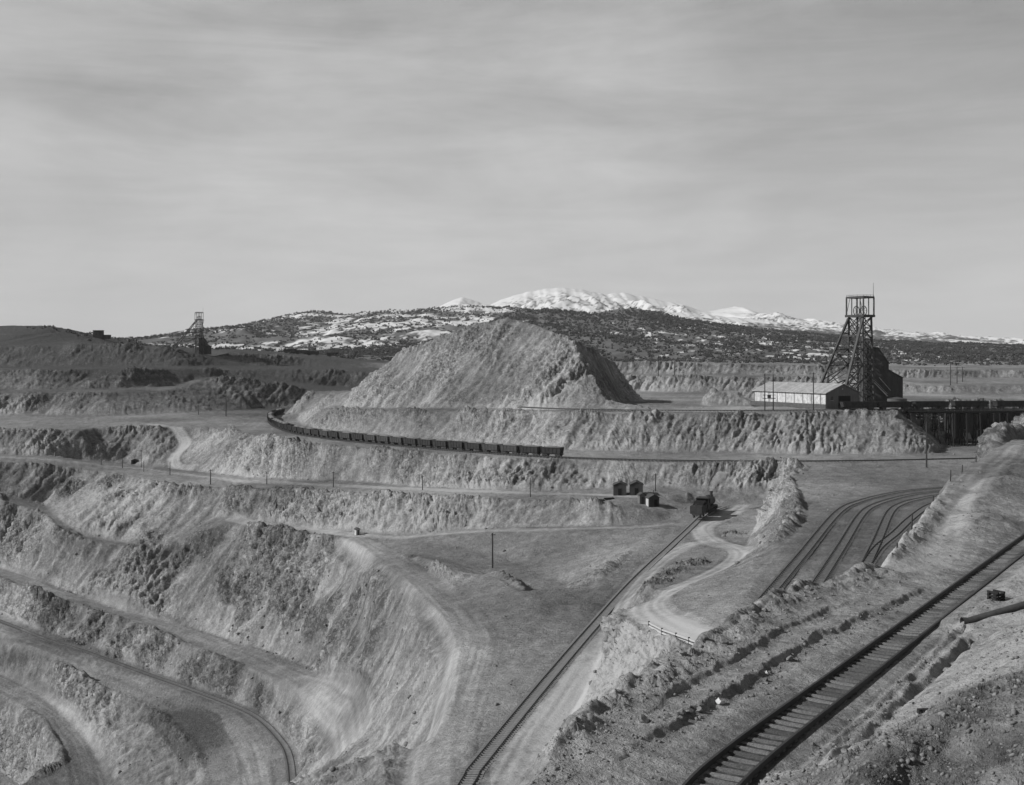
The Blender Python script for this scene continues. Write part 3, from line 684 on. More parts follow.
SMOOTH = [(hit(a, b), r) for a, b, r in ((400, 670, 16), (425, 640, 12), (385, 715, 16), (415, 700, 14), (420, 740, 14), (360, 715, 14), (440, 680, 10))]
def displace(x, y, fine_only=False):
    """full surface from plan positions: returns displaced x, y, z and attributes"""
    z = zbase(x, y)
    e = np.where(y < 110, 0.5, np.where(y < 500, 1.4, 3.0))
    gx = (zbase(x + e, y) - zbase(x - e, y)) / (2 * e); gy = (zbase(x, y + e) - zbase(x, y - e)) / (2 * e)
    s = np.sqrt(gx * gx + gy * gy)
    tr = s_track(x, y); rd = s_road(x, y)
    flatm = np.maximum(tr, rd)
    nl = np.sqrt(1 + s * s)
    nx, ny, nz = -gx / nl, -gy / nl, 1 / nl
    face = sstep(0.22, 0.6, s) * (1 - flatm)
    far = sstep(420, 620, y)
    big = noise(x / 38, y / 38, z / 30 + 4.4)
    big2 = noise(x / 15 + 9, y / 15, z / 13)
    rug = np.clip(0.62 + 1.05 * big + 0.75 * big2, 0.12, 1.35)
    out = np.zeros(x.shape)
    for p, r in OUTP:
        out = np.maximum(out, np.exp(-((x - p.x) ** 2 + (y - p.y) ** 2 + ((z - p.z) * 1.2) ** 2) / (r * r)))
    ux, uy = gx / (s + 1e-3), gy / (s + 1e-3)
    Lc = np.where(y < 110, 3.0, 9.0)
    curv = (2 * z - zbase(x + ux * Lc, y + uy * Lc) - zbase(x - ux * Lc, y - uy * Lc)) / (Lc * (s + 0.15))
    crest = sstep(0.12, 0.75, curv) * face; foot = sstep(0.12, 0.75, -curv) * face     # broken lip above, talus apron below
    cliff = sstep(0.62, 1.1, s)
    rock = np.clip(np.maximum(sstep(0.35, 0.75, out + 0.35 * big2), np.maximum(cliff * sstep(0.25, 0.85, rug), crest * sstep(-0.2, 0.25, big2 + 0.6 * big + 0.12))), 0, 1) * (1 - flatm)
    smo = np.zeros(x.shape)
    for p, r in SMOOTH: smo = np.maximum(smo, np.exp(-((x - p.x) ** 2 + (y - p.y) ** 2 + (z - p.z) ** 2) / (r * r)))
    smo = sstep(0.25, 0.7, smo); rock = rock * (1 - smo)
    ax = np.abs(gx) / (s + 1e-4)
    wmix = sstep(0.5, 0.85, ax)
    lam = 5.5
    # the streaks lean: they run from lower left to upper right across a face
    cu = (x - 0.75 * z) / lam; cv = (y - 0.4 * z) / lam
    wob = 0.5 * noise(x / 9, y / 9, z / 7)
    r1 = ridged(cu + wob, y / 26, z / 22, 3); r2 = ridged(cv + wob, x / 26, z / 22, 3)
    gul = r1 * (1 - wmix) + r2 * wmix
    f1 = ridged(cu * 3.1 + wob * 2, y / 7, z / 6, 2, .6); f2 = ridged(cv * 3.1 + wob * 2, x / 7, z / 6, 2, .6)
    gulf = f1 * (1 - wmix) + f2 * wmix
    amp = face * np.clip(rug, .25, 1.35) * (1 - 0.6 * smo)
    d = amp * ((gul - 0.35) * (1.7 + 1.3 * cliff + 1.0 * crest - 0.7 * foot) + (gulf - 0.35) * 1.25)
    mound = sstep(-75, -55, x) * (1 - sstep(62, 72, x)) * sstep(400, 425, y) * (1 - sstep(560, 580, y)) * sstep(-21, -17, z)
    slide = mound * sstep(0.2, 0.6, -gx)
    d *= 1 - 0.6 * slide
    d += face * 1.8 * big2 * (1 - 0.75 * mound)
    d *= 1 - 0.25 * mound
    d -= 0.7 * mound * face
    # blocky rock
    c1, c2, cid = cells(x / 2.3 + wob, y / 2.3, z / 2.9)
    d += rock * ((cid - 0.3) * 0.85 + np.clip(c2 - c1, 0, .35) * 1.3 - 0.3)
    c1, c2, cid2 = cells(x / 0.95, y / 0.95, z / 1.15)
    d += (rock + 0.35 * face * np.clip(rug, 0, 1)) * ((cid2 - 0.3) * 0.5 + np.clip(c2 - c1, 0, .3) * 0.6)
    fb = noise(x / 2.6, y / 2.6, z / 2.6)
    fh = 0.55 * noise(x / 1.35 + 5, y / 1.35, z / 1.35) + 0.38 * noise(x / 0.75, y / 0.75 + 8, z / 0.75)
    fr = 1 - np.abs(noise(x / 1.9 + 3, y / 1.9, z / 1.9 - 6)) * 3.0          # sharp broken edges
    hard = np.clip(face * rug + 0.6 * rock, 0, 1.4) * (1 - 0.6 * foot) * (1 - 0.6 * slide) * (1 - 0.75 * smo)
    d += 0.45 * crest * np.clip(rug, .3, 1.2) * sstep(150, 190, y)
    d += (fb * (0.28 + 0.55 * hard) + fh * 0.75 * hard + fr * 0.32 * hard) * (1 - 0.92 * flatm)
    d += noise(x / 20, y / 20, z * 0 + 1.1) * 0.7 * (1 - face) * (1 - 0.97 * flatm) * sstep(90, 160, y)
    d *= np.where(y < 150, 0.28 + 0.72 * sstep(95, 150, y), 1.0)
    near = 1 - sstep(90, 150, y)
    nm = near > 0.01; ins = np.zeros(x.shape)
    if nm.any():
        xx, yy, zz = x[nm], y[nm], z[nm]
        fn = fbm(xx / 1.0, yy / 1.0, zz / 1.0, 2, 0.5)
        d[nm] += near[nm] * fn * 0.10 * (1 - 0.9 * tr[nm])
        dT, _ = line_dist(TRACKL, xx, yy); ins[nm] = 1 - sstep(0.8, 1.0, np.abs(dT))
        rel = relief(xx, yy) * near[nm] * (1 - 0.97 * tr[nm])
        # broken lumps where the ground is piled up
        q1, q2, qid = cells(xx / 0.42, yy / 0.42, zz / 0.42)
        pile = np.clip(np.abs(rel) * 2.2 - 0.25, 0, 1) * (1 - tr[nm])
        rel = rel + pile * ((qid - 0.4) * 0.28 + np.clip(q2 - q1, 0, .3) * 0.3)
        znew = z.copy(); znew[nm] = zz + rel; z = znew
        pil = np.zeros(x.shape); pil[nm] = pile
    else:
        pil = np.zeros(x.shape)
    X = x + nx * d; Y = y + ny * d; Z = z + nz * d
    lipn = noise(x / 3.1, y / 3.1, 0 * x + 6.2)
    # how light the ground itself is: pale fines and talus, darker broken rock, patches of darker ore; some painted shade
    t = 0.52 + 0.5 * big + 0.35 * noise(x / 60 + 7, y / 60, z / 18 + 2.7)
    st = fbm(cu * 2.3, y / 30, z / 25, 3); st2 = fbm(cv * 2.3, x / 30, z / 25, 3)
    t += face * (st * (1 - wmix) + st2 * wmix) * 0.9
    t -= 0.1 * rock + 0.2 * sstep(0.35, 0.75, out + 0.35 * big2)
    for p, r, v in PALE:
        t += v * 0.9 * np.exp(-((x - p.x) ** 2 + (y - p.y) ** 2 + (z - p.z) ** 2) / (r * r)) * (0.7 + 0.9 * big2)
    t += 0.14 * foot - 0.08 * crest
    t += 0.22 * fb + 0.3 * fh * hard + 0.16 * (gulf - 0.4) * face + 0.34 * (1 - face) * fbm(x / 6, y / 9, 0 * x + 3.3, 3, .6)
    t -= 0.05 * pil + 0.45 * ins  # shade between the ties painted into the ground between the near rails
    t -= 0.32 * near * sstep(-13.2, -11.6, z + 0.8 * noise(x / 1.7, y / 1.7, 0 * x)) * (y < 48) * (x > 8)
    t += 0.32 * (1 - sstep(90, 140, y)) - 0.08 * tr * (y < 110)
    t -= 0.45 * sstep(840, 900, y) * sstep(-250, -330, x)
    # painted shade and dark strata on far left terraces; dark patch by pit track
    t -= 0.75 * sstep(692, 725, y) * sstep(-60, -140, x) * (1 - sstep(860, 1000, y)) * (0.6 + 0.8 * noise(x / 40, y / 40, z / 8))
    t -= 0.22 * sstep(590, 640, y) * sstep(-60, -130, x)
    t -= 0.3 * sstep(640, 690, y) * sstep(-60, -140, x) * sstep(-.1, .25, noise(0 * x + 2.2, z * 0.42, x / 160))
    dark_patch = np.exp(-(((x + 92) / 26) ** 2 + ((y - 290) / 24) ** 2)) * ((z < -94.3) & (z > -98.5))
    t -= 0.4 * sstep(0.15, 0.7, dark_patch + 0.5 * big2)
    for kk, (rp_, rw) in enumerate(RPATH.values()):
        xs = [p.x for p in rp_]; ys = [p.y for p in rp_]
        sel = np.where((rd > 0.02) & (x > min(xs) - 8) & (x < max(xs) + 8) & (y > min(ys) - 8) & (y < max(ys) + 8))[0]
        if not len(sel): continue
        dl, al = line_dist(rp_[::3] + [rp_[-1]], x[sel], y[sel])
        inr = (np.abs(dl) < rw)
        rut = noise(dl * 1.15 + 0.4 * noise(al / 14, 0 * al, 0 * al), al / 30, 0 * al + kk)
        t[sel] += inr * (0.4 * rut + 0.05 * np.cos(dl / rw * 3.6))
        Z[sel] += inr * 0.16 * rut * (1 - near[sel]) * (1 - tr[sel])
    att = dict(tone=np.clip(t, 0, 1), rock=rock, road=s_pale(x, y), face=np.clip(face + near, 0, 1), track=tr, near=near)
    return X, Y, Z, att

# ------------------------------------------------------------------ terrain mesh
def terrain_material():
    m, n, l, b = mat_base('pit_ground')
    def attr(nm):
        a = n.new('ShaderNodeAttribute'); a.attribute_name = nm; return a.outputs['Fac']
    def math_(op, a, c=None, d=None):
        k = n.new('ShaderNodeMath'); k.operation = op
        for i, v in enumerate((a, c, d)):
            if v is None: continue
            if isinstance(v, (int, float)): k.inputs[i].default_value = v
            else: l.new(v, k.inputs[i])
        return k.outputs[0]
    tc = n.new('ShaderNodeTexCoord').outputs['Object']
    def nz(scale, detail=6, rough=.6):
        k = n.new('ShaderNodeTexNoise'); k.inputs['Scale'].default_value = scale; k.inputs['Detail'].default_value = detail
        k.inputs['Roughness'].default_value = rough; l.new(tc, k.inputs['Vector']); return k.outputs['Fac']
    def vor(scale):
        k = n.new('ShaderNodeTexVoronoi'); k.inputs['Scale'].default_value = scale; k.inputs['Randomness'].default_value = 1.0
        l.new(tc, k.inputs['Vector']); bw = n.new('ShaderNodeRGBToBW'); l.new(k.outputs['Color'], bw.inputs[0])
        return k.outputs['Distance'], bw.outputs[0]
    v1, c1 = vor(0.9); v2, c2 = vor(2.3)
    n1, n2, n3 = nz(0.35, 8, .72), nz(1.1, 6, .8), nz(9.0, 4, .75)
    t = math_('ADD', attr('tone'), math_('MULTIPLY', math_('SUBTRACT', n1, 0.5), math_('MULTIPLY_ADD', attr('face'), 0.6, 0.5)))
    t = math_('ADD', t, math_('MULTIPLY', math_('SUBTRACT', n2, 0.5), math_('MULTIPLY_ADD', attr('face'), 0.8, 0.45)))
    t = math_('ADD', t, math_('MULTIPLY', math_('MULTIPLY', math_('SUBTRACT', n3, 0.5), 0.8), attr('near')))
    t = math_('ADD', t, math_('MULTIPLY', math_('SUBTRACT', c1, 0.5), math_('MULTIPLY_ADD', attr('rock'), 0.42, 0.10)))
    t = math_('ADD', t, math_('MULTIPLY', math_('SUBTRACT', c2, 0.5), math_('MULTIPLY_ADD', attr('rock'), 0.25, 0.22)))
    t = math_('ADD', t, math_('MULTIPLY', attr('road'), 0.24))
    t = math_('SUBTRACT', t, math_('MULTIPLY', attr('track'), 0.08))
    rp = n.new('ShaderNodeValToRGB')
    el = rp.color_ramp.elements
    el[0].position = 0.0; el[0].color = (0.075,) * 3 + (1,)
    el[1].position = 1.0; el[1].color = (0.38,) * 3 + (1,)
    e = el.new(0.45); e.color = (0.175,) * 3 + (1,)
    e = el.new(0.75); e.color = (0.275,) * 3 + (1,)
    l.new(t, rp.inputs[0]); l.new(rp.outputs[0], b.inputs['Base Color'])
    h = math_('ADD', math_('MULTIPLY', n2, 0.6), math_('MULTIPLY', n1, 1.0))
    h = math_('ADD', h, math_('MULTIPLY', math_('MULTIPLY', n3, 0.12), attr('near')))
    h = math_('SUBTRACT', h, math_('MULTIPLY', v1, math_('MULTIPLY_ADD', attr('rock'), 0.55, 0.12)))
    h = math_('SUBTRACT', h, math_('MULTIPLY', v2, math_('MULTIPLY_ADD', attr('rock'), 0.18, 0.12)))
    bp = n.new('ShaderNodeBump'); bp.inputs['Distance'].default_value = 1.0
    l.new(math_('SUBTRACT', 0.75, math_('MULTIPLY', attr('road'), 0.55)), bp.inputs['Strength'])
    l.new(h, bp.inputs['Height']); l.new(bp.outputs[0], b.inputs['Normal'])
    b.inputs['Roughness'].default_value = 1.0
    b.inputs['Specular IOR Level'].default_value = 0.05
    return m
M['ground'] = terrain_material()

NR = 1650
px = np.concatenate([np.linspace(-330, -62, 130, endpoint=False), np.linspace(-60, 1085, 1120), np.linspace(1087, 1350, 130)])
NC = len(px)
Dc = np.exp(np.linspace(math.log(11.0), math.log(1220.0), 5000))
Dg = np.empty((NR, NC))
for c0 in range(0, NC, 64):
    cols = px[c0:c0 + 64]
    DD = np.repeat(Dc[:, None], len(cols), 1)
    ZZ = zbase(((cols - HX) / F)[None, :] * DD, DD)
    w = np.zeros_like(DD)
    dd = np.diff(DD, axis=0); dz = np.abs(np.diff(ZZ, axis=0))
    mid = DD[1:]
    w[1:] = F / mid * (np.clip(dz, 0, 2.2 * dd) + (0.16 + 0.12 * (mid < 110)) * dd) * np.where(mid < 33, 0.35, 1.0)
    cum = np.cumsum(w, axis=0)
    for k in range(len(cols)):
        Dg[:, c0 + k] = np.interp(np.linspace(0, cum[-1, k], NR), cum[:, k], Dc)
# even the rows out sideways so neighbouring columns stay in step
kern = 24
for _ in range(2):
    padD = np.pad(Dg, ((0, 0), (kern, kern)), mode='edge')
    cs = np.cumsum(np.pad(padD, ((0, 0), (1, 0))), axis=1)
    Dg = (cs[:, 2 * kern + 1:] - cs[:, :-(2 * kern + 1)]) / (2 * kern + 1)
XX = ((px - HX) / F)[None, :] * Dg
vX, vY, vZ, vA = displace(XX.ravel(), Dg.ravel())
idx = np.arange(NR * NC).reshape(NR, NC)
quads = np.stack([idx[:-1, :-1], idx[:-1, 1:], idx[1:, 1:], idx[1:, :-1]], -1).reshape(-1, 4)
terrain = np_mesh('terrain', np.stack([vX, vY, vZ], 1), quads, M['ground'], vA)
tag(terrain, 'terraced open pit ground of pale rock and dirt', kind='structure')

# the bank the photographer stands on, closed off round and behind the viewpoint
qx, qy = np.meshgrid(np.linspace(-60, 110, 171), np.linspace(-42, 33, 76))
qz = zbase(qx.ravel(), qy.ravel()) - 0.6 + 0.25 * noise(qx.ravel() / 2, qy.ravel() / 2, 0 * qx.ravel())
qi = np.arange(qx.size).reshape(qx.shape)
zero = np.zeros(qx.size)
near_bank = np_mesh('near_bank', np.stack([qx.ravel(), qy.ravel(), qz], 1), np.stack([qi[:-1, :-1], qi[:-1, 1:], qi[1:, 1:], qi[1:, :-1]], -1).reshape(-1, 4), M['ground'], dict(tone=zero + .5, rock=zero, road=zero, track=zero, near=zero + 1, face=zero + 1))
tag(near_bank, 'bare bank under the viewpoint', kind='structure')

def ground_z(x, y):
    """height of the finished ground (path ground is smooth, so the base is enough there)"""
    X, Y, Z, _ = displace(np.array([x], float), np.array([y], float))
    return float(Z[0])


# ------------------------------------------------------------------ hills and mountains beyond the pit
def hill_material(name, snow, brush_lo, brush_hi):
    m, n, l, b = mat_base(name)
    a = n.new('ShaderNodeAttribute'); a.attribute_name = 'snow'
    tc = n.new('ShaderNodeTexCoord')
    nz = n.new('ShaderNodeTexNoise'); nz.inputs['Scale'].default_value = 0.012; nz.inputs['Detail'].default_value = 10; nz.inputs['Roughness'].default_value = 0.75
    l.new(tc.outputs['Object'], nz.inputs['Vector'])
    rp = n.new('ShaderNodeValToRGB'); rp.color_ramp.elements[0].position = 0.35; rp.color_ramp.elements[1].position = 0.65
    rp.color_ramp.elements[0].color = (brush_lo,) * 3 + (1,); rp.color_ramp.elements[1].color = (brush_hi,) * 3 + (1,)
    l.new(nz.outputs['Fac'], rp.inputs[0])
    mx = n.new('ShaderNodeMix'); mx.data_type = 'RGBA'
    l.new(a.outputs['Fac'], mx.inputs[0]); l.new(rp.outputs[0], mx.inputs[6]); mx.inputs[7].default_value = (snow, snow, snow, 1)
    l.new(mx.outputs[2], b.inputs['Base Color'])
    b.inputs['Specular IOR Level'].default_value = 0.1
    return m

def hill(name, label, sky, Dr, Df, zf, Db, mat, spur=0.1, spur_l=400., snow=None, shape=1.3, nc=900, nr=260, x0=-260, x1=1280, rough=0.01):
    pxs = np.linspace(x0, x1, nc)
    sx = np.array([p[0] for p in sky], float); sy = np.array([p[1] for p in sky], float)
    zr = (HY - np.interp(pxs, sx, sy)) / F * Dr
    zr = zr + noise(pxs / 9, 0 * pxs + Dr, 0 * pxs) * Dr * 0.0019 + noise(pxs / 3.2, 0 * pxs + Dr, 0 * pxs) * Dr * 0.0010
    xw = (pxs - HX) / F * Dr
    t = np.concatenate([np.linspace(0, 1, int(nr * .88)), np.linspace(1.02, 1.6, nr - int(nr * .88))])[:, None]
    D = np.where(t <= 1, Df + (Dr - Df) * t, Dr + (Db - Dr) * (t - 1) / 0.6)
    tt = np.clip(t, 0, 1)
    Z = zf + (zr[None, :] - zf) * np.where(t <= 1, tt ** shape, np.clip(1 - ((t - 1) / 0.6), 0, 1))
    Xw = np.repeat(xw[None, :], t.shape[0], 0); Dw = np.repeat(D, nc, 1)
    H = np.maximum(zr - zf, 5)[None, :]
    env = np.sin(np.pi * np.clip(t, 0, 1) ** 0.8) * (t <= 1)
    Z = Z + H * env * spur * (ridged((Xw + 0.25 * Dw) / spur_l, Dw / spur_l / 2.2, 0 * Xw + Dr, 5, .52) - 0.55) * 2
    Z = Z + H * rough * noise(Xw / spur_l * 9, Dw / spur_l * 9, 0 * Xw) * (0.3 + env)
    gx = np.gradient(Z, axis=1) / np.gradient(Xw, axis=1)
    gy = np.gradient(Z, axis=0) / np.maximum(np.gradient(Dw, axis=0), 1e-3)
    S = snow(Xw, Dw, Z, gx, gy, (Z - zf) / H) if snow is not None else np.zeros_like(Z)
    idx = np.arange(t.shape[0] * nc).reshape(t.shape[0], nc)
    q = np.stack([idx[:-1, :-1], idx[:-1, 1:], idx[1:, 1:], idx[1:, :-1]], -1).reshape(-1, 4)
    o = np_mesh(name, np.stack([Xw, Dw, Z], -1).reshape(-1, 3), q, mat, {'snow': S})
    tag(o, label, kind='structure')
    return Xw, Dw, Z, S

M['mountain'] = hill_material('snowy_mountain', 0.62, 0.05, 0.12)
M['brush'] = hill_material('brush_hill', 0.6, 0.075, 0.15)
M['plain'] = hill_material('dry_plain', 0.7, 0.07, 0.15)

MS = [(-260, 348), (60, 346), (150, 344), (240, 338), (330, 326), (400, 314), (440, 306), (455, 299), (463, 297), (475, 301), (490, 305), (505, 298), (520, 294), (532, 291), (545, 289), (555, 287.5), (565, 288), (578, 289), (590, 291), (605, 294.5), (612, 293), (625, 293), (640, 296), (660, 300), (680, 304), (700, 311), (712, 311), (722, 309), (735, 306.5), (750, 311), (765, 314), (780, 317), (800, 320), (815, 321), (830, 325), (850, 326), (870, 329), (880, 331), (900, 331), (920, 335), (940, 337), (955, 337.5), (962, 336), (975, 338), (998, 341), (1100, 345), (1280, 347)]
def snow_m(x, d, z, gx, gy, h):
    n = fbm(x / 900, d / 900, z / 300, 6, .62)
    n2 = fbm(x / 30, d / 80, z / 16, 4, .75)
    return sstep(0.0, 0.2, n * 0.9 + n2 * 1.7 + (h - 0.6) * 1.0 + 0.15 - 0.55 * np.clip(-gx, -.3, .6) * 0.2)
hill('snow_mountains', 'distant snow covered mountain range', MS, 8200, 4600, -10, 11000, M['mountain'], 0.3, 620., snow_m, 1.25)
MS2 = [(-260, 351), (400, 345), (560, 330), (620, 318), (680, 312), (720, 316), (760, 320), (800, 325), (840, 330), (880, 335), (910, 334), (935, 340), (960, 339.5), (985, 343), (1010, 343), (1100, 347), (1280, 349)]
def snow_m2(x, d, z, gx, gy, h):
    n = fbm(x / 500, d / 500, z / 200, 6, .62); n2 = fbm(x / 24, d / 60, z / 12, 4, .75) * 1.5
    return sstep(0.0, 0.1, n * 0.8 + n2 * 0.9 + (h - 0.6) * 0.8 - 0.04)
hill('snow_foothills', 'snow patched foothills below the range', MS2, 5200, 3200, -10, 6500, M['mountain'], 0.25, 600., snow_m2, 1.2)
LS = [(-260, 349), (90, 348), (130, 345), (150, 343), (170, 343), (190, 341), (205, 338), (220, 333), (235, 330), (250, 325), (268, 320), (285, 315.5), (300, 313), (315, 311), (325, 311.5), (345, 314.5), (362, 313), (380, 311), (400, 309.5), (415, 310), (430, 308), (450, 306.5), (480, 306), (510, 307), (545, 312), (620, 330), (800, 347), (1280, 352)]
def snow_l(x, d, z, gx, gy, h):
    n = fbm(x / 220, d / 420, z / 40, 5, .6); n2 = fbm(x / 30, d / 60, z / 14, 4, .7)
    lowband = np.exp(-((h - 0.12) / 0.1) ** 2)
    return sstep(0.0, 0.1, n * 1.1 + n2 * 0.9 + 0.30 * lowband + 0.25 * (h - 0.5) - 0.13 + 0.10 * sstep(-700, -300, x))
HL = hill('snowy_hill', 'long brush covered hill with patches of snow', LS, 3000, 1500, -2, 3900, M['brush'], 0.16, 330., snow_l, 1.15)
FS = [(-260, 356), (300, 350), (420, 340), (460, 334), (480, 328), (500, 317), (515, 311.5), (530, 309.5), (550, 309), (570, 311), (590, 313), (610, 311), (620, 308.5), (630, 308), (640, 309), (655, 312), (670, 315), (690, 320), (720, 324), (745, 325.5), (760, 328), (780, 331), (800, 332), (820, 335), (840, 337), (865, 341), (880, 342), (900, 341), (920, 343.5), (945, 344), (960, 343), (985, 345), (1000, 345), (1100, 347), (1280, 349)]
def snow_f(x, d, z, gx, gy, h):
    n = fbm(x / 170, d / 260, z / 40, 5, .6); n2 = fbm(x / 16, d / 34, z / 9, 3, .7)
    where = np.exp(-((x - 330) / 260) ** 2) * (1 - sstep(0.55, 0.9, h))
    return sstep(0.0, 0.08, n * 0.5 + n2 * 1.3 - 0.46 + 0.38 * where)
HF = hill('wooded_hill', 'dark hill dotted with pinyon and juniper', FS, 2000, 1190, -7, 2600, M['brush'], 0.13, 260., snow_f, 1.1)

# one sheet of ground out to the horizon, a little below everything built on it
gx_ = np.linspace(-11500, 11500, 60); gy_ = np.linspace(-200, 12000, 60)
GX, GY = np.meshgrid(gx_, gy_)
GZ = np.where((GY > 1150) | (np.abs(GX) > 900), -12.0, -150.0) + 0 * GX
idx = np.arange(3600).reshape(60, 60)
o = np_mesh('plain', np.stack([GX, GY, GZ], -1).reshape(-1, 3), np.stack([idx[:-1, :-1], idx[:-1, 1:], idx[1:, 1:], idx[1:, :-1]], -1).reshape(-1, 4), M['plain'], {'snow': np.zeros(3600)})
tag(o, 'dry plain reaching to the horizon', kind='structure')

# scattered pinyons: far too many and too far to count
def clump_unit(seed, n=9):
    r = np.random.default_rng(seed)
    V = []; Fc = []
    for k in range(n):
        c = np.array([r.normal() * 0.28, r.normal() * 0.28, 0.18 + abs(r.random()) * 0.75]); s_ = 0.26 * (1.25 - c[2] * 0.7)
        o_ = len(V)
        for d_ in ((1, 0, 0), (-.5, .87, 0), (-.5, -.87, 0), (0, 0, 1.5), (0, 0, -1.0)):
            V.append(c + np.array(d_) * s_ * (0.8 + 0.5 * r.random()))
        for f in ((0, 1, 3), (1, 2, 3), (2, 0, 3), (1, 0, 4), (2, 1, 4), (0, 2, 4)):
            Fc.append([i + o_ for i in f])
    return np.array(V), np.array(Fc)
UNITS = [clump_unit(100 + k) for k in range(6)]

def scatter_mesh(name, label, cat, P3, size, mat, units=UNITS, squash=(0.7, 1.1), seed=1, kind='stuff'):
    r = np.random.default_rng(seed)
    VV, FF, off = [], [], 0
    which = r.integers(0, len(units), len(P3))
    for u, (V, Fc) in enumerate(units):
        sel = np.where(which == u)[0]
        if not len(sel): continue
        ang = r.random(len(sel)) * 6.283; cs_, sn_ = np.cos(ang)[:, None], np.sin(ang)[:, None]
        sc = size[sel][:, None]; zz = (squash[0] + (squash[1] - squash[0]) * r.random((len(sel), 1)))
        x = (V[:, 0] * cs_ - V[:, 1] * sn_) * sc + P3[sel, 0:1]; y = (V[:, 0] * sn_ + V[:, 1] * cs_) * sc + P3[sel, 1:2]; z = V[:, 2] * sc * zz + P3[sel, 2:3]
        VV.append(np.stack([x, y, z], -1).reshape(-1, 3))
        FF.append((Fc[None] + (np.arange(len(sel)) * len(V))[:, None, None] + off).reshape(-1, 3)); off += len(sel) * len(V)
    o = np_mesh(name, np.concatenate(VV), np.concatenate(FF), mat, smooth=False)
    return tag(o, label, cat, kind=kind)

def on_hill(Hm, n, dens, seed, tmax=0.86):
    Xw, Dw, Z, S = Hm
    r = np.random.default_rng(seed)
    nr, nc = Z.shape
    i = r.random(n * 4) * (nr * 0.88 - 2); j = r.random(n * 4) * (nc - 2)
    a, b = i.astype(int), j.astype(int); fi, fj = i - a, j - b
    def smp(A): return (A[a, b] * (1 - fj) + A[a, b + 1] * fj) * (1 - fi) + (A[a + 1, b] * (1 - fj) + A[a + 1, b + 1] * fj) * fi
    x, d, z, s_ = smp(Xw), smp(Dw), smp(Z), smp(S)
    pxx = x / d * F + HX
    k = (r.random(n * 4) < dens(x, d, z) * (1 - 0.55 * s_)) & (pxx > -170) & (pxx < 1190)
    k = np.where(k)[0][:n]
    return np.stack([x[k], d[k], z[k] - 0.4], 1)
tp = on_hill(HF, 26000, lambda x, d, z: np.clip(0.42 + 1.5 * fbm(x / 90, d / 160, 0 * x, 5, .6), 0.04, 1), 5)
scatter_mesh('pinyon_forest', 'scattered dark pinyon trees over the wooded hill', 'trees', tp, 2.2 + 2.2 * np.random.default_rng(3).random(len(tp)) ** 2, M['foliage'], seed=2)
tp = on_hill(HL, 22000, lambda x, d, z: np.clip(0.4 + 1.4 * fbm(x / 160, d / 260, 0 * x, 4), 0.02, 1), 6)
scatter_mesh('juniper_brush', 'dark brush speckling the snow patched hill', 'brush', tp, 2.6 + 2.4 * np.random.default_rng(4).random(len(tp)) ** 2, M['foliage'], seed=3)
r_ = np.random.default_rng(9)
bx, by = r_.uniform(-560, 700, 5200), r_.uniform(660, 1240, 5200)
k = (fbm(bx / 60, by / 60, 0 * bx, 3) + 0.35 * (by > 900) + 0.25 * (bx < -250)) > 0.22
k &= ((bx > -60) & (by > 725)) | ((bx < -60) & (by > 860))
bx, by = bx[k], by[k]
scatter_mesh('sagebrush', 'low dark brush on the ground behind the pit', 'brush', np.stack([bx, by, zbase(bx, by) - 0.2], 1), 1.2 + 2.6 * r_.random(len(bx)), M['foliage'], seed=4, squash=(.5, .8))


# ------------------------------------------------------------------ roads and railway tracks
def offset_path(path, off):
    out = []
    for i, p in enumerate(path):
        a, b = path[max(0, i - 1)], path[min(len(path) - 1, i + 1)]
        t = (b - a); t.z = 0; t.normalize()
        out.append(Vector((p.x + t.y * off, p.y - t.x * off, p.z)))
    return out

def level_path(path, w=9):
    z = zbase(np.array([p.x for p in path]), np.array([p.y for p in path]))
    zz = np.convolve(np.pad(z, w, mode='edge'), np.ones(2 * w + 1) / (2 * w + 1), 'valid')
    return [Vector((p.x, p.y, float(h))) for p, h in zip(path, zz)]

def sweep(mb, path, prof):
    """prof: list of (side, up)"""
    n = len(prof); vs = []; fs = []
    for i, p in enumerate(path):
        a, b = path[max(0, i - 1)], path[min(len(path) - 1, i + 1)]
        t = (b - a).normalized(); sd = Vector((t.y, -t.x, 0)).normalized()
        for (u, v) in prof:
            vs.append(p + sd * u + Vector((0, 0, v)))
    for i in range(len(path) - 1):
        for k in range(n):
            fs.append((i * n + k, i * n + (k + 1) % n, (i + 1) * n + (k + 1) % n, (i + 1) * n + k))
    fs.append(tuple(range(n))); fs.append(tuple(range((len(path) - 1) * n + n - 1, (len(path) - 1) * n - 1, -1)))
    mb.add(vs, fs)
def flatten(k): return [Vector((p.x, p.y, -32.58)) for p in PATH[k]]
ORE = [Vector((p.x, p.y, -32.5)) for p in PATH['ore']]
UPPER = [Vector((p.x, p.y, -19.72)) for p in PATH['upper']]
RAILP = [(-.075, 0), (.075, 0), (.075, .03), (.022, .05), (.022, .12), (.05, .13), (.05, .18), (-.05, .18), (-.05, .13), (-.022, .12), (-.022, .05), (-.075, .03)]
RAILC = [(-.06, 0), (.06, 0), (.04, .12), (-.04, .12)]
RAILB = [(-.075, 0), (.075, 0), (.05, .2), (-.05, .2)]

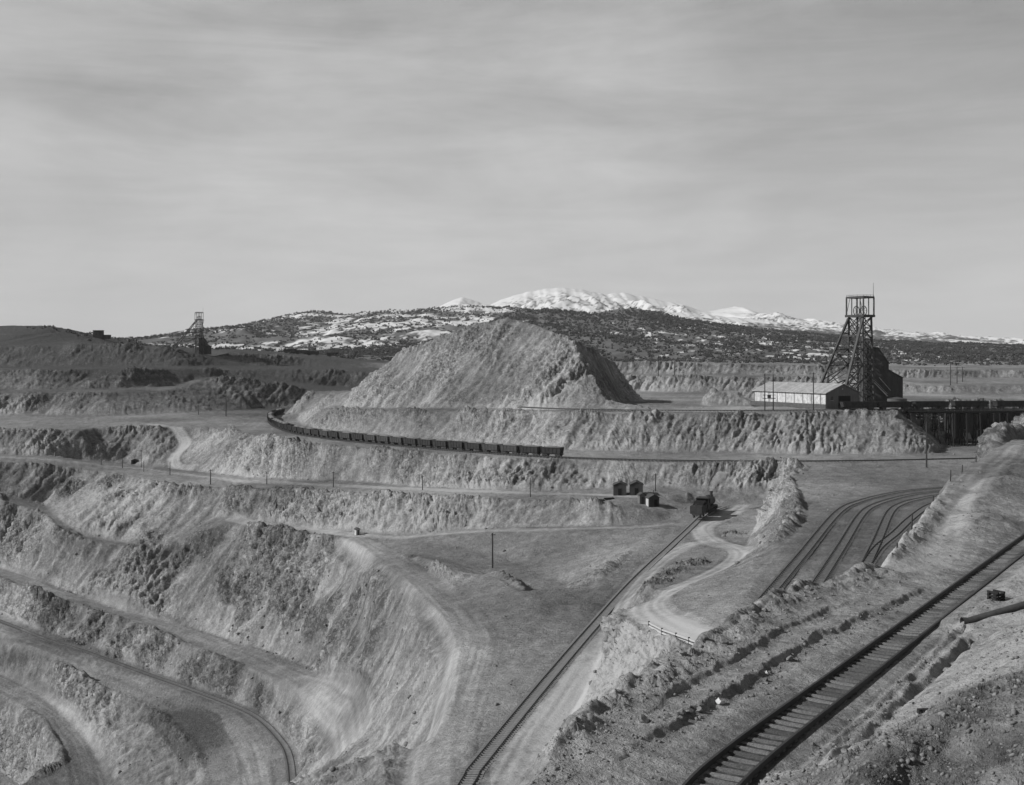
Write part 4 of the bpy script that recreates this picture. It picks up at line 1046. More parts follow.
def track(name, label, path, tie_step, tie_count, rail_up=0.14, prof=RAILP, tie_mat='tie_dark', tie_len=2.5, gauge=1.5, bury=0.06, first=0.0, tie_w=.24, lv=None):
    P0 = path[len(path) // 2]
    lp = [p - P0 for p in (level_path(path) if lv is None else lv)]
    t = thing(name, label, 'railway track', P0)
    for sgn in (-1, 1):
        mb = MB(); sweep(mb, [p + Vector((0, 0, rail_up)) for p in offset_path(lp, sgn * gauge / 2)], prof)
        mb.build('rail', M['rail'], t)
    # ties
    acc = first; rest = MB(); nt = 0; proto = None
    step = (lp[1] - lp[0]).length
    k = first
    while int(k / step) < len(lp) - 1:
        i = int(k / step); f = k / step - i
        p = lp[i].lerp(lp[i + 1], f); d = lp[i + 1] - lp[i]
        rz = math.atan2(d.y, d.x) + random.uniform(-.02, .02)
        ll = tie_len + random.uniform(-.08, .08)
        if nt < tie_count:
            if proto is None or nt % 12 == 0:
                proto = MB().box((0, 0, 0), (tie_w + random.uniform(-.02, .02), ll, .2)).build('tie', M[tie_mat], t)
                tie = proto
            else:
                tie = proto.copy(); col.objects.link(tie); tie.parent = t
            tie.location = (p.x, p.y, p.z + rail_up - .1 + random.uniform(-.012, .012)); tie.rotation_euler = (random.uniform(-.03, .03), random.uniform(-.01, .01), rz + random.uniform(-.03, .03))
        else:
            rest.box((p.x, p.y, p.z + rail_up - .1), (tie_w, ll, .2), rz)
        nt += 1; k += tie_step * random.uniform(.94, 1.06)
    if rest.v:
        r = rest.build('ties', M[tie_mat], t); r['kind'] = 'stuff'
    return t
track('railway_track', 'nearest railway track of dark rails and pale wooden ties on the foreground shelf', PATH['front'], 0.63, 98, 0.08, RAILB, 'tie', 1.9, 1.66, first=1.0, tie_w=.21)
track('railway_track', 'single track running up the middle of the pit floor to the locomotive', PATH['middle'], 0.62, 98, 0.12, RAILC, 'tie_mid', first=8.0)
track('railway_track', 'leftmost curving siding on the railway yard shelf', PATH['yard_a'], 1.2, 0, 0.14, RAILC, lv=flatten('yard_a'))
track('railway_track', 'second siding from the left curving across the railway yard shelf', PATH['yard_b'], 1.2, 0, 0.14, RAILC, lv=flatten('yard_b'))
track('railway_track', 'third siding from the left that meets the switch on the yard shelf', PATH['yard_c'], 1.2, 0, 0.14, RAILC, lv=flatten('yard_c'))
track('railway_track', 'shortest siding, nearest the fenced rim, branching from the yard switch', PATH['yard_d'], 0.8, 0, 0.14, RAILC, lv=flatten('yard_d'))
track('railway_track', 'bench track that carries the long ore train round its bend', PATH['ore'], 1.2, 0, 0.16, RAILB, lv=ORE)
track('railway_track', 'track on the lowest bench of the pit at the lower left', PATH['pit'], 0.75, 0, 0.05, RAILC, 'tie_mid')
track('railway_track', 'track along the high rim below the headframe leading onto the trestle', PATH['upper'], 1.2, 0, 0.16, RAILB, lv=UPPER)

def at_D(px, D):
    x = (px - HX) / F * D
    return Vector((x, D, zb(x, D)))


# ------------------------------------------------------------------ buildings
def lattice(mb, a0, a1, b0, b1, n, w, horiz=True, x=True):
    """braces between two legs a0-a1 and b0-b1"""
    a0, a1, b0, b1 = map(Vector, (a0, a1, b0, b1))
    for k in range(n):
        t0, t1 = k / n, (k + 1) / n
        p0, p1, q0, q1 = a0.lerp(a1, t0), a0.lerp(a1, t1), b0.lerp(b1, t0), b0.lerp(b1, t1)
        if horiz and k: mb.bar(p0, q0, w)
        if x:
            mb.bar(p0, q1, w * .7); mb.bar(q0, p1, w * .7)

def headframe(label, loc, rz, sc, th=1.0, splay=18.5):
    t = thing('headframe', label, 'headframe', loc, rz)
    t.scale = (sc, sc, sc)
    S, B = M['steel'], 0.6 * th
    H, TB = 34.5, 5.2
    post = [(-.0, -3.2), (-.0, 3.2), (-TB, -3.2), (-TB, 3.2)]
    base = [(.6, -3.6), (.6, 3.6), (-TB - 1.2, -3.6), (-TB - 1.2, 3.6)]
    for (a, b), (c, d) in zip(post, base):
        MB().bar((c, d, 0), (a, b, H), B).build('leg', S, t)
    back = []
    for sg in (-1, 1):
        lo, hi = Vector((splay, sg * 6.6, 0)), Vector((.3, sg * 3.3, H - .6))
        MB().bar(lo, hi, .8 * th, .8 * th).build('backstay', S, t); back.append((lo, hi))
    mb = MB()                                                   # bracing between the backstays and the tower
    lattice(mb, back[0][0], back[0][1], back[1][0], back[1][1], 5, .4 * th)
    for k in (0, 1):
        lo, hi = back[k]
        pl_, ph = Vector((base[k][0], base[k][1], 0)), Vector((post[k][0], post[k][1], H))
        for f0, f1 in ((.18, .30), (.46, .46), (.64, .64), (.82, .82)):
            mb.bar(lo.lerp(hi, f0), pl_.lerp(ph, f1), .42 * th)
        for f0, f1 in ((.0, .30), (.30, .46), (.46, .64), (.18, .46), (.64, .46)):
            mb.bar(lo.lerp(hi, f0), pl_.lerp(ph, f1), .32 * th)
    mb.build('backstay_bracing', S, t)
    mb = MB()
    for i, j in ((0, 1), (2, 3), (0, 2), (1, 3)):
        lattice(mb, (*base[i], 0), (*post[i], H), (*base[j], 0), (*post[j], H), 8, .36 * th)
    for k in range(1, 8):                                        # skip guides and inner girts
        z = H * k / 8
        mb.bar((-TB / 2, -3.4, z), (-TB / 2, 3.4, z), .25)
    for b in (-1.2, 1.2):
        mb.bar((-TB / 2, b, 0), (-TB / 2, b, H), .3); mb.bar((-TB * .8, b, 0), (-TB * .8, b, H), .22)
    mb.build('tower_bracing', S, t)
    d = MB().box((-TB / 2 + .1, 0, H + .35), (TB + 2.2, 8.6, .9))
    d.build('sheave_platform', M['siding'], t)
    top = MB()
    T0, T1 = H + .8, H + 7.6
    cs = [(.7, -3.9), (.7, 3.9), (-TB - .7, 3.9), (-TB - .7, -3.9)]
    for i, (a, b) in enumerate(cs):
        top.bar((a, b, T0), (a, b, T1), .45 * th); c = cs[(i + 1) % 4]
        top.bar((a, b, T1), (*c, T1), .55 * th, .7 * th)
    for b in (-3.9, 0, 3.9): top.bar((-TB / 2, b, T0), (-TB / 2, b, T1), .3); top.bar((.7, b, T1), (-TB - .7, b, T1), .3)
    top.bar((.7, -3.9, T0), (.7, -2.2, T1), .14); top.bar((.7, 3.9, T0), (.7, 2.2, T1), .14)
    top.build('sheave_house_frame', S, t)
    rl = MB()
    for i, (a, b) in enumerate(cs):
        c = cs[(i + 1) % 4]; rl.bar((a, b, T1 + .9), (*c, T1 + .9), .07)
        for f in (0, .33, .66): q = Vector((a, b, T1)).lerp(Vector((*c, T1)), f); rl.bar(q, q + Vector((0, 0, .9)), .06)
    rl.build('railing', S, t)
    for b in (-1.7, 1.7):
        w = MB().ring((-TB / 2, b, H + 2.4), (0, 1, 0), 1.85, .16)
        for k in range(6):
            a = k * math.pi / 3
            w.bar((-TB / 2, b, H + 2.4), (-TB / 2 + 1.8 * math.cos(a), b, H + 2.4 + 1.8 * math.sin(a)), .12)
        w.build('sheave_wheel', S, t)
    MB().cyl((-TB - .5, 3.8, T1), (-TB - .5, 3.8, T1 + 5.6), .1, .06, 6).build('flagpole', S, t)
    st = MB()                                                    # zigzag stair on the side of the tower
    for k in range(8):
        z0 = H * k / 8; y0, y1 = (-2.6, 2.6) if k % 2 else (2.6, -2.6)
        st.bar((-TB - 1.6, y0, z0), (-TB - 1.6, y1, z0 + H / 8), .5, .12)
        st.box((-TB - 1.6, y1, z0 + H / 8), (1.0, 1.0, .1))
    st.build('stairs', S, t)
    return t
PI = math.pi
hb = at_D(856, 446); hb.z = -19.7
headframe('tall steel mine headframe with open sheave box at its top, beside the dark bin building', hb, math.radians(180 + 37), 1.0)
lb = at_D(196.5, 800)
headframe('smaller distant headframe standing on the far left bench before the snowy hill', lb, math.radians(180 + 28), 0.68, 0.85, 27)

def bin_house(label, loc, k, rz, windows=True):
    """stepped dark ore bin building, profile in x-z"""
    t = thing('ore_bin_building', label, 'building', loc, rz)
    prof = [(0, 0), (13.8, 0), (13.8, 10.6), (8.4, 13.6), (8.4, 16.2), (4.2, 22.4), (0, 22.8)]
    MB().prism([(a * k, b * k) for a, b in prof], 0, 11 * k).build('wall', M['siding'], t)
    r = MB()
    for (a, b), (c, d) in (((13.9, 10.65), (8.4, 13.75)), ((8.45, 16.3), (4.2, 22.55)), ((4.2, 22.55), (-.1, 22.95))):
        n = Vector((-(d - b), 0, c - a)).normalized() * .12 * k
        if n.z < 0: n = -n
        p, q = Vector((a, 0, b)) * k, Vector((c, 0, d)) * k
        vs = [p + n * .1, q + n * .1, q + n * 2, p + n * 2]
        r.add([v + Vector((0, -.3, 0)) for v in vs] + [v + Vector((0, 11 * k + .3, 0)) for v in vs], [(0, 1, 2, 3), (7, 6, 5, 4), (0, 4, 5, 1), (1, 5, 6, 2), (2, 6, 7, 3), (3, 7, 4, 0)])
    r.build('roof', M['roof_dark'], t)
    if windows:
        for (a, b) in ((5.6, 16.5), (2.2, 18.0)):
            w = MB().box((a * k, -.05, b * k), (1.0 * k, .12, 1.5 * k)).build('window', M['glass'], t)
            MB().box((a * k, -.08, b * k - .85 * k), (1.3 * k, .2, .15 * k)).build('sill', M['grey_wall'], w)
        c = MB().bar((2.0, -.9, 9.5), (7.6, -.9, 3.6), .5, .35); c.bar((2.0, -.9, 10.4), (7.6, -.9, 4.5), .1); c.bar((4.4, -.9, 11.0), (8.9, -.9, 5.8), .16)
        c.build('conveyor_chute', M['lightwood'], t)
        MB().box((10.6, -.05, 1.7), (2.2, .12, 3.4)).build('door', M['void'], t)
    return t
bb = at_D(867, 452); bb.z = -19.7
bin_house('large dark stepped ore bin building against the right side of the headframe', bb, 1.0, math.radians(-4))
bl = at_D(199, 803); bl.z = lb.z - .3
bin_house('dark little bin building leaning against the distant left headframe', bl, .5, math.radians(-6), False)

# long galvanised shed, one corner towards us
def long_shed():
    c = P(826, 409, None, 415); c.z = -19.6
    t = thing('long_shed', 'long white walled shed with a pale metal roof at the headframe', 'shed', c, 0)
    ps = math.radians(60); u = Vector((-math.cos(ps), math.sin(ps), 0)); v = Vector((math.sin(ps), math.cos(ps), 0)); z = Vector((0, 0, 1))
    Ls, Wd, Eh, Rh = 38.0, 16.6, 5.8, 8.9
    def solid(mb, o, a, b, h, sl=None):
        vs = [o, o + a, o + a + b, o + b]; vs += [p + h for p in vs]
        mb.add(vs, [(0, 1, 2, 3), (7, 6, 5, 4), (0, 4, 5, 1), (1, 5, 6, 2), (2, 6, 7, 3), (3, 7, 4, 0)])
    mb = MB(); solid(mb, Vector((0, 0, 0)) - v * .15 + u * .1, u * (Ls + 2), v * .2, z * 1.7); mb.build('plinth', M['plinth'], t)
    mb = MB(); solid(mb, v * .08 + z * 1.75, u * Ls, v * .2, z * (Eh - 1.75 - .1)); mb.build('side_wall', M['white'], t)
    mb = MB(); solid(mb, v * (Wd - .3), u * Ls, v * .2, z * (Eh - .1)); mb.build('side_wall', M['grey_wall'], t)
    for k in range(8):
        mb = MB(); solid(mb, u * (2.6 + k * 4.5) - v * .04 + z * 1.75, u * .16, v * .1, z * (Eh - 1.9)); mb.build('batten', M['plinth'], t)
    for off, m_ in ((0, 'grey_wall'), (Ls - .25, 'grey_wall')):
        o = u * off; a = [o, o + v * Wd, o + v * Wd + z * Eh, o + v * Wd / 2 + z * Rh, o + z * Eh]
        b = [p + u * .25 for p in a]
        mb = MB().add(a + b, [(0, 1, 2, 3, 4), (9, 8, 7, 6, 5)] + [(k, k + 5, (k + 1) % 5 + 5, (k + 1) % 5) for k in range(5)])
        mb.build('gable_wall', M[m_], t)
    mb = MB()
    sl_ = (Rh - Eh) / (Wd / 2)
    for sg in (0, 1):
        e0 = v * (-.7 if sg == 0 else Wd + .7) + z * (Eh - .7 * sl_ + .12); r0 = v * Wd / 2 + z * (Rh + .12)
        a = [e0 - u * .6, r0 - u * .6, r0 + u * (Ls + .6), e0 + u * (Ls + .6)]
        b = [p + z * .16 for p in a]
        mb.add(a + b, [(0, 1, 2, 3), (7, 6, 5, 4), (0, 4, 5, 1), (1, 5, 6, 2), (2, 6, 7, 3), (3, 7, 4, 0)])
    mb.build('roof', M['roof'], t)
    mb = MB(); solid(mb, v * 6.2 - u * .08 + z * .1, u * .12, v * 6.0, z * 4.6); mb.build('door', M['void'], t)
    w = MB(); solid(w, v * 2.4 - u * .06 + z * 3.2, u * .1, v * 1.1, z * 1.3); w = w.build('window', M['glass'], t)
    f = MB(); solid(f, v * 2.2 - u * .1 + z * 3.05, u * .12, v * 1.5, z * .12); f.build('sill', M['lightwood'], w)
    mb = MB(); solid(mb, v * 8.0 - u * .06 + z * 7.0, u * .1, v * .5, z * .4); mb.build('vent', M['lightwood'], t)
    return t
long_shed()

# little huts by the locomotive
def gable_hut(name, label, cat, p, w, d, eh, rh, wall, rz=0.0, door='void', group=None, chimney=False, door_x=0.0):
    t = thing(name, label, cat, p, rz, group)
    a = [(-w / 2, 0), (w / 2, 0), (w / 2, eh), (0, rh), (-w / 2, eh)]
    MB().prism(a, 0, d).build('wall', M[wall], t)
    r = MB()
    sl_ = (rh - eh) / (w / 2); e = .22
    for sg in (-1, 1):
        pr = [(sg * (w / 2 + e), eh - e * sl_ + .03), (0, rh + .03), (0, rh + .14), (sg * (w / 2 + e), eh - e * sl_ + .14)]
        r.prism(pr, -e, d + e)
    rf = r.build('roof', M['roof_dark'], t)
    if chimney: MB().cyl((w * .2, d * .6, rh - .3), (w * .2, d * .6, rh + 1.1), .11, .11, 8).build('chimney', M['steel'], rf)
    dr = MB().box((door_x, -.03, min(1.0, eh * .45)), (min(.95, w * .4), .08, min(2.0, eh * .9))).build('door', M[door], t)
    MB().box((door_x + .3, -.09, min(1.0, eh * .45)), (.06, .06, .14)).build('handle', M['steel'], dr)
    return t
p = hit(619.8, 495.6); gable_hut('gabled_shed', 'left one of two dark gabled sheds at the cliff foot', 'shed', p, 3.7, 4.6, 2.9, 3.7, 'siding', -.1, 'void', 'pair of dark gabled sheds')
p = hit(636.4, 495.2); gable_hut('gabled_shed', 'right one of two dark gabled sheds at the cliff foot, behind the small hut', 'shed', p, 3.7, 4.6, 2.9, 3.8, 'siding', -.08, 'void', 'pair of dark gabled sheds')
p = hit(654.2, 507.0); h_ = gable_hut('track_hut', 'small dark hut with a pale side beside the locomotive track', 'hut', p, 3.0, 3.0, 2.5, 3.3, 'siding', .3, 'void', None, True, .5)
MB().box((-1.53, 1.2, 1.1), (.06, 1.6, 2.1)).build('side_panel', M['lightwood'], h_)
p = hit(642.6, 504.2); gable_hut('privy', 'narrow grey outhouse between the small hut and the right shed', 'outhouse', p, 1.7, 1.7, 2.5, 3.0, 'grey_wall', .25, 'siding')
p = hit(358.2, 535.2); gable_hut('watch_booth', 'tiny white booth standing alone at the fork of the bench road', 'booth', p, 1.3, 1.3, 1.7, 2.1, 'white', .5, 'siding')
p = hit(134.3, 464); gable_hut('bench_shack', 'small dark shack beside poles on the left bench road', 'shack', p, 2.6, 2.2, 1.5, 2.0, 'siding', .2, 'void')

p = P(98.5, 335.5, None, 895); p.z = zb(p.x, p.y) - .4
t = thing('block_house', 'square dark block house on the skyline ridge at far left', 'building', p, .15)
MB().box((0, 0, 3.2), (7.0, 6.0, 6.4)).build('wall', M['siding'], t)
MB().box((0, 0, 6.55), (7.5, 6.5, .3)).build('roof', M['roof_dark'], t)
MB().box((6.3, .4, 1.6), (5.4, 4.6, 3.2)).build('annex', M['siding'], t)
MB().box((-1.2, -3.02, 3.6), (1.2, .1, 1.5)).build('window', M['glass'], t)

# pale tank behind the trestle cars
p = P(897, 405, None, 428); p.z = -19.7
t = thing('water_tank', 'squat pale round tank standing behind the dark cars by the bin building', 'tank', p)
MB().cyl((0, 0, 0), (0, 0, 3.4), 3.5, 3.5, 24).build('shell', M['grey_wall'], t)
b_ = MB()
for z in (.5, 1.7, 2.9): b_.ring((0, 0, z), (0, 0, 1), 3.53, .06, 32, 4)
b_.build('hoops', M['steel'], t)
MB().cyl((0, 0, 3.42), (0, 0, 4.1), 3.7, .3, 24).build('roof', M['roof_dark'], t)

# timber trestle and the dark bin under it
tp_ = [p for p in UPPER if p.x > (906 - HX) / F * 409]
P0 = tp_[0].copy(); zdk = -20.0
t = thing('timber_trestle', 'tall dark timber trestle carrying cars off the rim at right', 'trestle', (P0.x, P0.y, -32.4))
dk = MB()
A, Bq = tp_[0], tp_[-1]
dv = (Bq - A).normalized(); dv.z = 0; sv = Vector((-dv.y, dv.x, 0)); Lt = (Bq - A).length
o_ = Vector((0, 0, 32.4 + zdk))
for off in (-1.1, 1.1): dk.bar(sv * off + o_ - Vector((0, 0, .5)), dv * Lt + sv * off + o_ - Vector((0, 0, .5)), .4, .7)
dk.build('stringers', M['timber'], t)
dk = MB()
k = 0.0
while k < Lt:
    dk.bar(dv * k - sv * 2.2 + o_ - Vector((0, 0, .05)), dv * k + sv * 2.2 + o_ - Vector((0, 0, .05)), .3, .2); k += .75
dk.build('deck_ties', M['timber'], t)
for k in range(int(Lt / 5.2) + 1):
    b_ = MB(); q = dv * (k * 5.2 + .6)
    gz = [zb(*(A + q + sv * off).xy) + 32.4 - .6 for off in (-2.6, -.8, .8, 2.6)]
    top_ = o_ - Vector((0, 0, 1.0))
    for off, g in zip((-2.6, -.8, .8, 2.6), gz):
        b_.bar(q + sv * off * 1.15 + Vector((0, 0, min(g, 11))), q + sv * off * .8 + top_, .36)
    b_.bar(q - sv * 2.6 + top_, q + sv * 2.6 + top_, .4)
    if min(gz) < 6:
        b_.bar(q - sv * 2.8 + Vector((0, 0, 1.0)), q + sv * 2.3 + top_, .2); b_.bar(q + sv * 2.8 + Vector((0, 0, 1.0)), q - sv * 2.3 + top_, .2)
        b_.bar(q - sv * 2.7 + Vector((0, 0, 5.6)), q + sv * 2.7 + Vector((0, 0, 5.6)), .25)
    b_.build('bent', M['timber'], t)
p = at_D(1000, 421); p.z = -32.8
t = thing('ore_bin', 'huge dark planked ore bin under the trestle at the right edge', 'ore bin', p, math.radians(3))
W2 = 17.5
pr = MB().box((0, 4, 7.0), (2 * W2, 8, 9.4)); pr.build('bin_wall', M['timber'], t)
for k in range(5):
    x = -W2 + .6 + k * (2 * W2 - 1.2) / 4
    MB().bar((x, -.3, 0), (x, -.3, 12.0), .4).build('post', M['timber'], t)
for k in range(4):
    x = -W2 + 5 + k * 8.2
    c = MB().add([(x - 1.2, 0, 3.2), (x + 1.2, 0, 3.2), (x + 1.0, -2.0, 1.6), (x - 1.0, -2.0, 1.6), (x - 1.2, 0, 4.4), (x + 1.2, 0, 4.4), (x + 1.0, -2.0, 2.3), (x - 1.0, -2.0, 2.3)], [(0, 1, 2, 3), (0, 4, 5, 1), (1, 5, 6, 2), (3, 2, 6, 7), (0, 3, 7, 4), (4, 7, 6, 5)])
    c.build('chute', M['steel'], t)


# ------------------------------------------------------------------ railway cars
def ore_car(Lc=7.0, Wc=2.9, Hc=1.9, body='car', load=True):
    """along local x; z = 0 on the rail"""
    t = thing('ore_car', None, None)
    b = MB(); z0 = .95
    fl = [(-Lc / 2, -Wc / 2), (Lc / 2, -Wc / 2), (Lc / 2, Wc / 2), (-Lc / 2, Wc / 2)]
    k0 = .86
    vo = [(x * .93, y * k0, z0) for x, y in fl] + [(x, y, z0 + Hc) for x, y in fl]
    vi = [(x * .88, y * k0 * .9, z0 + .12) for x, y in fl] + [(x * .965, y * .93, z0 + Hc) for x, y in fl]
    fs = [(0, 3, 2, 1)] + [(k, (k + 1) % 4, 4 + (k + 1) % 4, 4 + k) for k in range(4)]
    fs += [(8, 9, 10, 11)] + [(8 + k, 12 + k, 12 + (k + 1) % 4, 8 + (k + 1) % 4) for k in range(4)]
    fs += [(4 + k, 4 + (k + 1) % 4, 12 + (k + 1) % 4, 12 + k) for k in range(4)]
    b.add(vo + vi, fs)
    for sy in (-1, 1):
        n = 6 if Lc < 9 else 9
        for k in range(n):
            x = -Lc / 2 * .92 + k * Lc * .92 / (n - 1)
            b.bar((x, sy * (Wc / 2 * k0 + .02), z0 + .1), (x * 1.02, sy * (Wc / 2 + .05), z0 + Hc - .05), .14, .12)
        b.bar((-Lc / 2, sy * (Wc / 2 + .03), z0 + Hc), (Lc / 2, sy * (Wc / 2 + .03), z0 + Hc), .16, .16)
    b.build('body', M[body], t)
    MB().box((0, 0, z0 - .17), (Lc + .2, .9, .3)).build('underframe', M['steel'], t)
    if load:
        n1, n2 = 8, 5; vs = []; fs = []
        for i in range(n1):
            for j in range(n2):
                u, v = i / (n1 - 1), j / (n2 - 1)
                h = .75 * math.sin(u * PI) ** .6 * math.sin(v * PI) ** .7 + random.uniform(-.12, .12)
                vs.append(((u - .5) * Lc * .95, (v - .5) * Wc * .9, z0 + Hc - .25 + h))
        for i in range(n1 - 1):
            for j in range(n2 - 1):
                fs.append((i * n2 + j, (i + 1) * n2 + j, (i + 1) * n2 + j + 1, i * n2 + j + 1))
        MB().add(vs, fs).build('ore_load', M['ore'], t)
    for sx in (-1, 1):
        tr = MB()
        tr.box((sx * Lc * .32, 0, .55), (1.7, 2.0, .3)); tr.box((sx * Lc * .32, -.95, .5), (1.9, .16, .4)); tr.box((sx * Lc * .32, .95, .5), (1.9, .16, .4))
        tk = tr.build('truck', M['steel'], t)
        for a in (-.55, .55):
            for sy in (-.75, .75):
                MB().cyl((sx * Lc * .32 + a, sy - .06, .4), (sx * Lc * .32 + a, sy + .06, .4), .4, .4, 12).build('wheel', M['rail'], tk)
        MB().box((sx * (Lc / 2 + .25), 0, .85), (.5, .25, .28)).build('coupler', M['steel'], t)
    return t

def place_on(path_lv, s0, t, up):
    """put thing t on the path at arc length s0"""
    acc = 0
    for a, b in zip(path_lv[:-1], path_lv[1:]):
        l = (b - a).length
        if acc + l >= s0:
            p = a.lerp(b, (s0 - acc) / l); d = b - a
            t.location = (p.x, p.y, p.z + up); t.rotation_euler = (0, 0, math.atan2(d.y, d.x)); return True
        acc += l
    return False

ore_lv = ORE
acc = 0; s_start = 0
for a, b in zip(ore_lv[:-1], ore_lv[1:]):
    if a.x < (562 - HX) / F * 372: break
    acc += (b - a).length
s_start = acc + 3.6
protoA, protoB, protoC = ore_car(body='car'), ore_car(body='car_pale'), ore_car(body='car', load=False)
total = sum((b - a).length for a, b in zip(ore_lv[:-1], ore_lv[1:]))
ncar = int((total - s_start - 26) / 7.85)
used = set()
for k in range(ncar):
    kind = random.choice('AABBC') if k else 'A'
    pr = {'A': protoA, 'B': protoB, 'C': protoC}[kind]
    o = pr if kind not in used else copy_tree(pr)
    used.add(kind)
    look = {'A': 'dark loaded', 'B': 'dusty loaded', 'C': 'empty dark'}[kind]
    if k == 0: lab = 'dark loaded ore car at the very right end of the long curved train'
    elif k == ncar - 1: lab = look + ' ore car at the far inner end of the long train beyond its bend'
    else: lab = '%s ore car, %s from the right end of the long curved train' % (look, ORD[k])
    tag(o, lab, 'ore car', 'ore cars of the long curved train')
    place_on(ore_lv, s_start + k * 7.85, o, .37)
    o.rotation_euler.x = 0

up_lv = UPPER
gond = ore_car(13.0, 3.0, 1.75, 'car', False); gond.name = 'gondola_car'
def s_at(pth, x):
    a_ = 0
    for a, b in zip(pth[:-1], pth[1:]):
        if b.x > x: return a_
        a_ += (b - a).length
    return a_
labs = ['shortest visible dark gondola car, partly on the rim behind the pale shed end', 'dark gondola car at the rim edge just left of the trestle pole', 'dark gondola car on the trestle above the crossarm pole', 'dark gondola car at the right edge above the planked ore bin', 'dark gondola car beyond the right edge over the ore bin']
for k, pxx in enumerate((858, 893, 934, 976, 1018)):
    o = gond if k == 0 else copy_tree(gond)
    tag(o, labs[k], 'gondola car', 'gondola cars standing on the trestle track')
    q = (pxx - HX) / F * 411
    place_on(up_lv, s_at(up_lv, q), o, .37 if pxx < 900 else .37)

far_car = ore_car(9.5, 3.0, 2.4, 'car', False)
for k, (pxx, lab) in enumerate(((290, 'leftmost of four dark ore cars standing on the far ridge'), (301.5, 'second from left of four dark ore cars on the far ridge'), (313, 'third from left of four dark ore cars on the far ridge'), (333, 'dark ore car apart to the right of three others on the far ridge'))):
    o = far_car if k == 0 else copy_tree(far_car)
    tag(o, lab, 'ore car', 'dark ore cars on the far ridge')
    q = at_D(pxx, 905 if k < 3 else 920); o.location = (q.x, q.y, q.z + .1); o.rotation_euler = (0, 0, -.05)

# ------------------------------------------------------------------ the locomotive (forward = local +x)
def locomotive(loc, rz):
    t = thing('steam_locomotive', 'dark steam locomotive and tender puffing pale steam beside the small hut', 'locomotive', loc, rz)
    S, C = M['steel'], M['car']
    MB().cyl((0.6, 0, 2.35), (7.4, 0, 2.35), .92, .86, 20).build('boiler', S, t)
    MB().cyl((7.4, 0, 2.35), (8.7, 0, 2.35), .92, .92, 20).build('smokebox', S, t)
    MB().cyl((8.0, 0, 3.1), (8.0, 0, 4.5), .3, .42, 14).build('smokestack', S, t)
    MB().cyl((5.6, 0, 3.1), (5.6, 0, 3.85), .46, .3, 14).build('sand_dome', S, t)
    MB().cyl((3.6, 0, 3.1), (3.6, 0, 3.95), .5, .34, 14).build('steam_dome', S, t)
    MB().cyl((8.75, 0, 3.35), (9.2, 0, 3.35), .28, .28, 12).build('headlight', M['glass'], t)
    MB().box((4.4, 0, 1.35), (9.0, 2.8, .14)).build('running_board', S, t)
    cb = MB(); cb.box((-.6, -1.42, 2.6), (2.4, .1, 2.4)); cb.box((-.6, 1.42, 2.6), (2.4, .1, 2.4)); cb.box((.55, 0, 2.6), (.1, 2.8, 2.4))
    cb = cb.build('cab', C, t)
    for sy in (-1, 1): MB().box((-.5, sy * 1.49, 3.1), (1.1, .05, .8)).build('window', M['void'], cb)
    MB().box((-.7, 0, 3.9), (3.1, 3.2, .16), 0, (1, .8)).build('cab_roof', S, t)
    MB().prism([(8.6, .35), (9.9, .3), (8.8, 1.2)], -1.2, 1.2).build('pilot', S, t)
    for sy in (-1, 1):
        MB().cyl((7.2, sy * 1.25, .95), (8.5, sy * 1.25, .95), .4, .4, 12).build('cylinder', S, t)
        MB().bar((7.2, sy * 1.2, .7), (1.6, sy * 1.2, .66), .12, .16).build('side_rod', M['rail'], t)
        for x in (1.4, 3.1, 4.8, 6.2):
            w = MB().ring((x, sy * .85, .66), (0, 1, 0), .58, .09, 18, 5)
            for a in range(5): w.bar((x, sy * .85, .66), (x + .55 * math.cos(a * 1.257), sy * .85, .66 + .55 * math.sin(a * 1.257)), .08)
            w.build('wheel', M['rail'], t)
    tn = MB().box((-5.4, 0, 1.9), (5.8, 2.8, 1.7)).build('tender', C, t)
    cl = MB().prism([(-6.6, 2.74), (-2.6, 2.74), (-2.8, 3.5), (-4.6, 3.3)], -1.2, 1.2).build('coal_load', M['void'], tn)
    MB().box((-5.4, 0, .9), (6.0, 1.8, .3)).build('underframe', S, tn)
    for x in (-7.2, -6.2, -4.2, -3.2):
        for sy in (-.75, .75):
            MB().cyl((x, sy - .06, .42), (x, sy + .06, .42), .42, .42, 12).build('wheel', M['rail'], tn)
    MB().cyl((-8.35, 0, 3.0), (-8.05, 0, 3.0), .25, .25, 12).build('back_lamp', M['glass'], tn)
    return t
mid_lv = level_path(PATH['middle'])
LOC = P(705, 517, -43.3)
best = min(range(len(mid_lv) - 1), key=lambda i: (mid_lv[i].xy - LOC.xy).length)
d = mid_lv[min(best + 8, len(mid_lv) - 1)] - mid_lv[max(best - 8, 0)]
lrz = math.atan2(d.y, d.x)
loco = locomotive((mid_lv[best].x, mid_lv[best].y, mid_lv[best].z + .3), lrz)
loco.scale = (1.08, 1.12, 1.2)
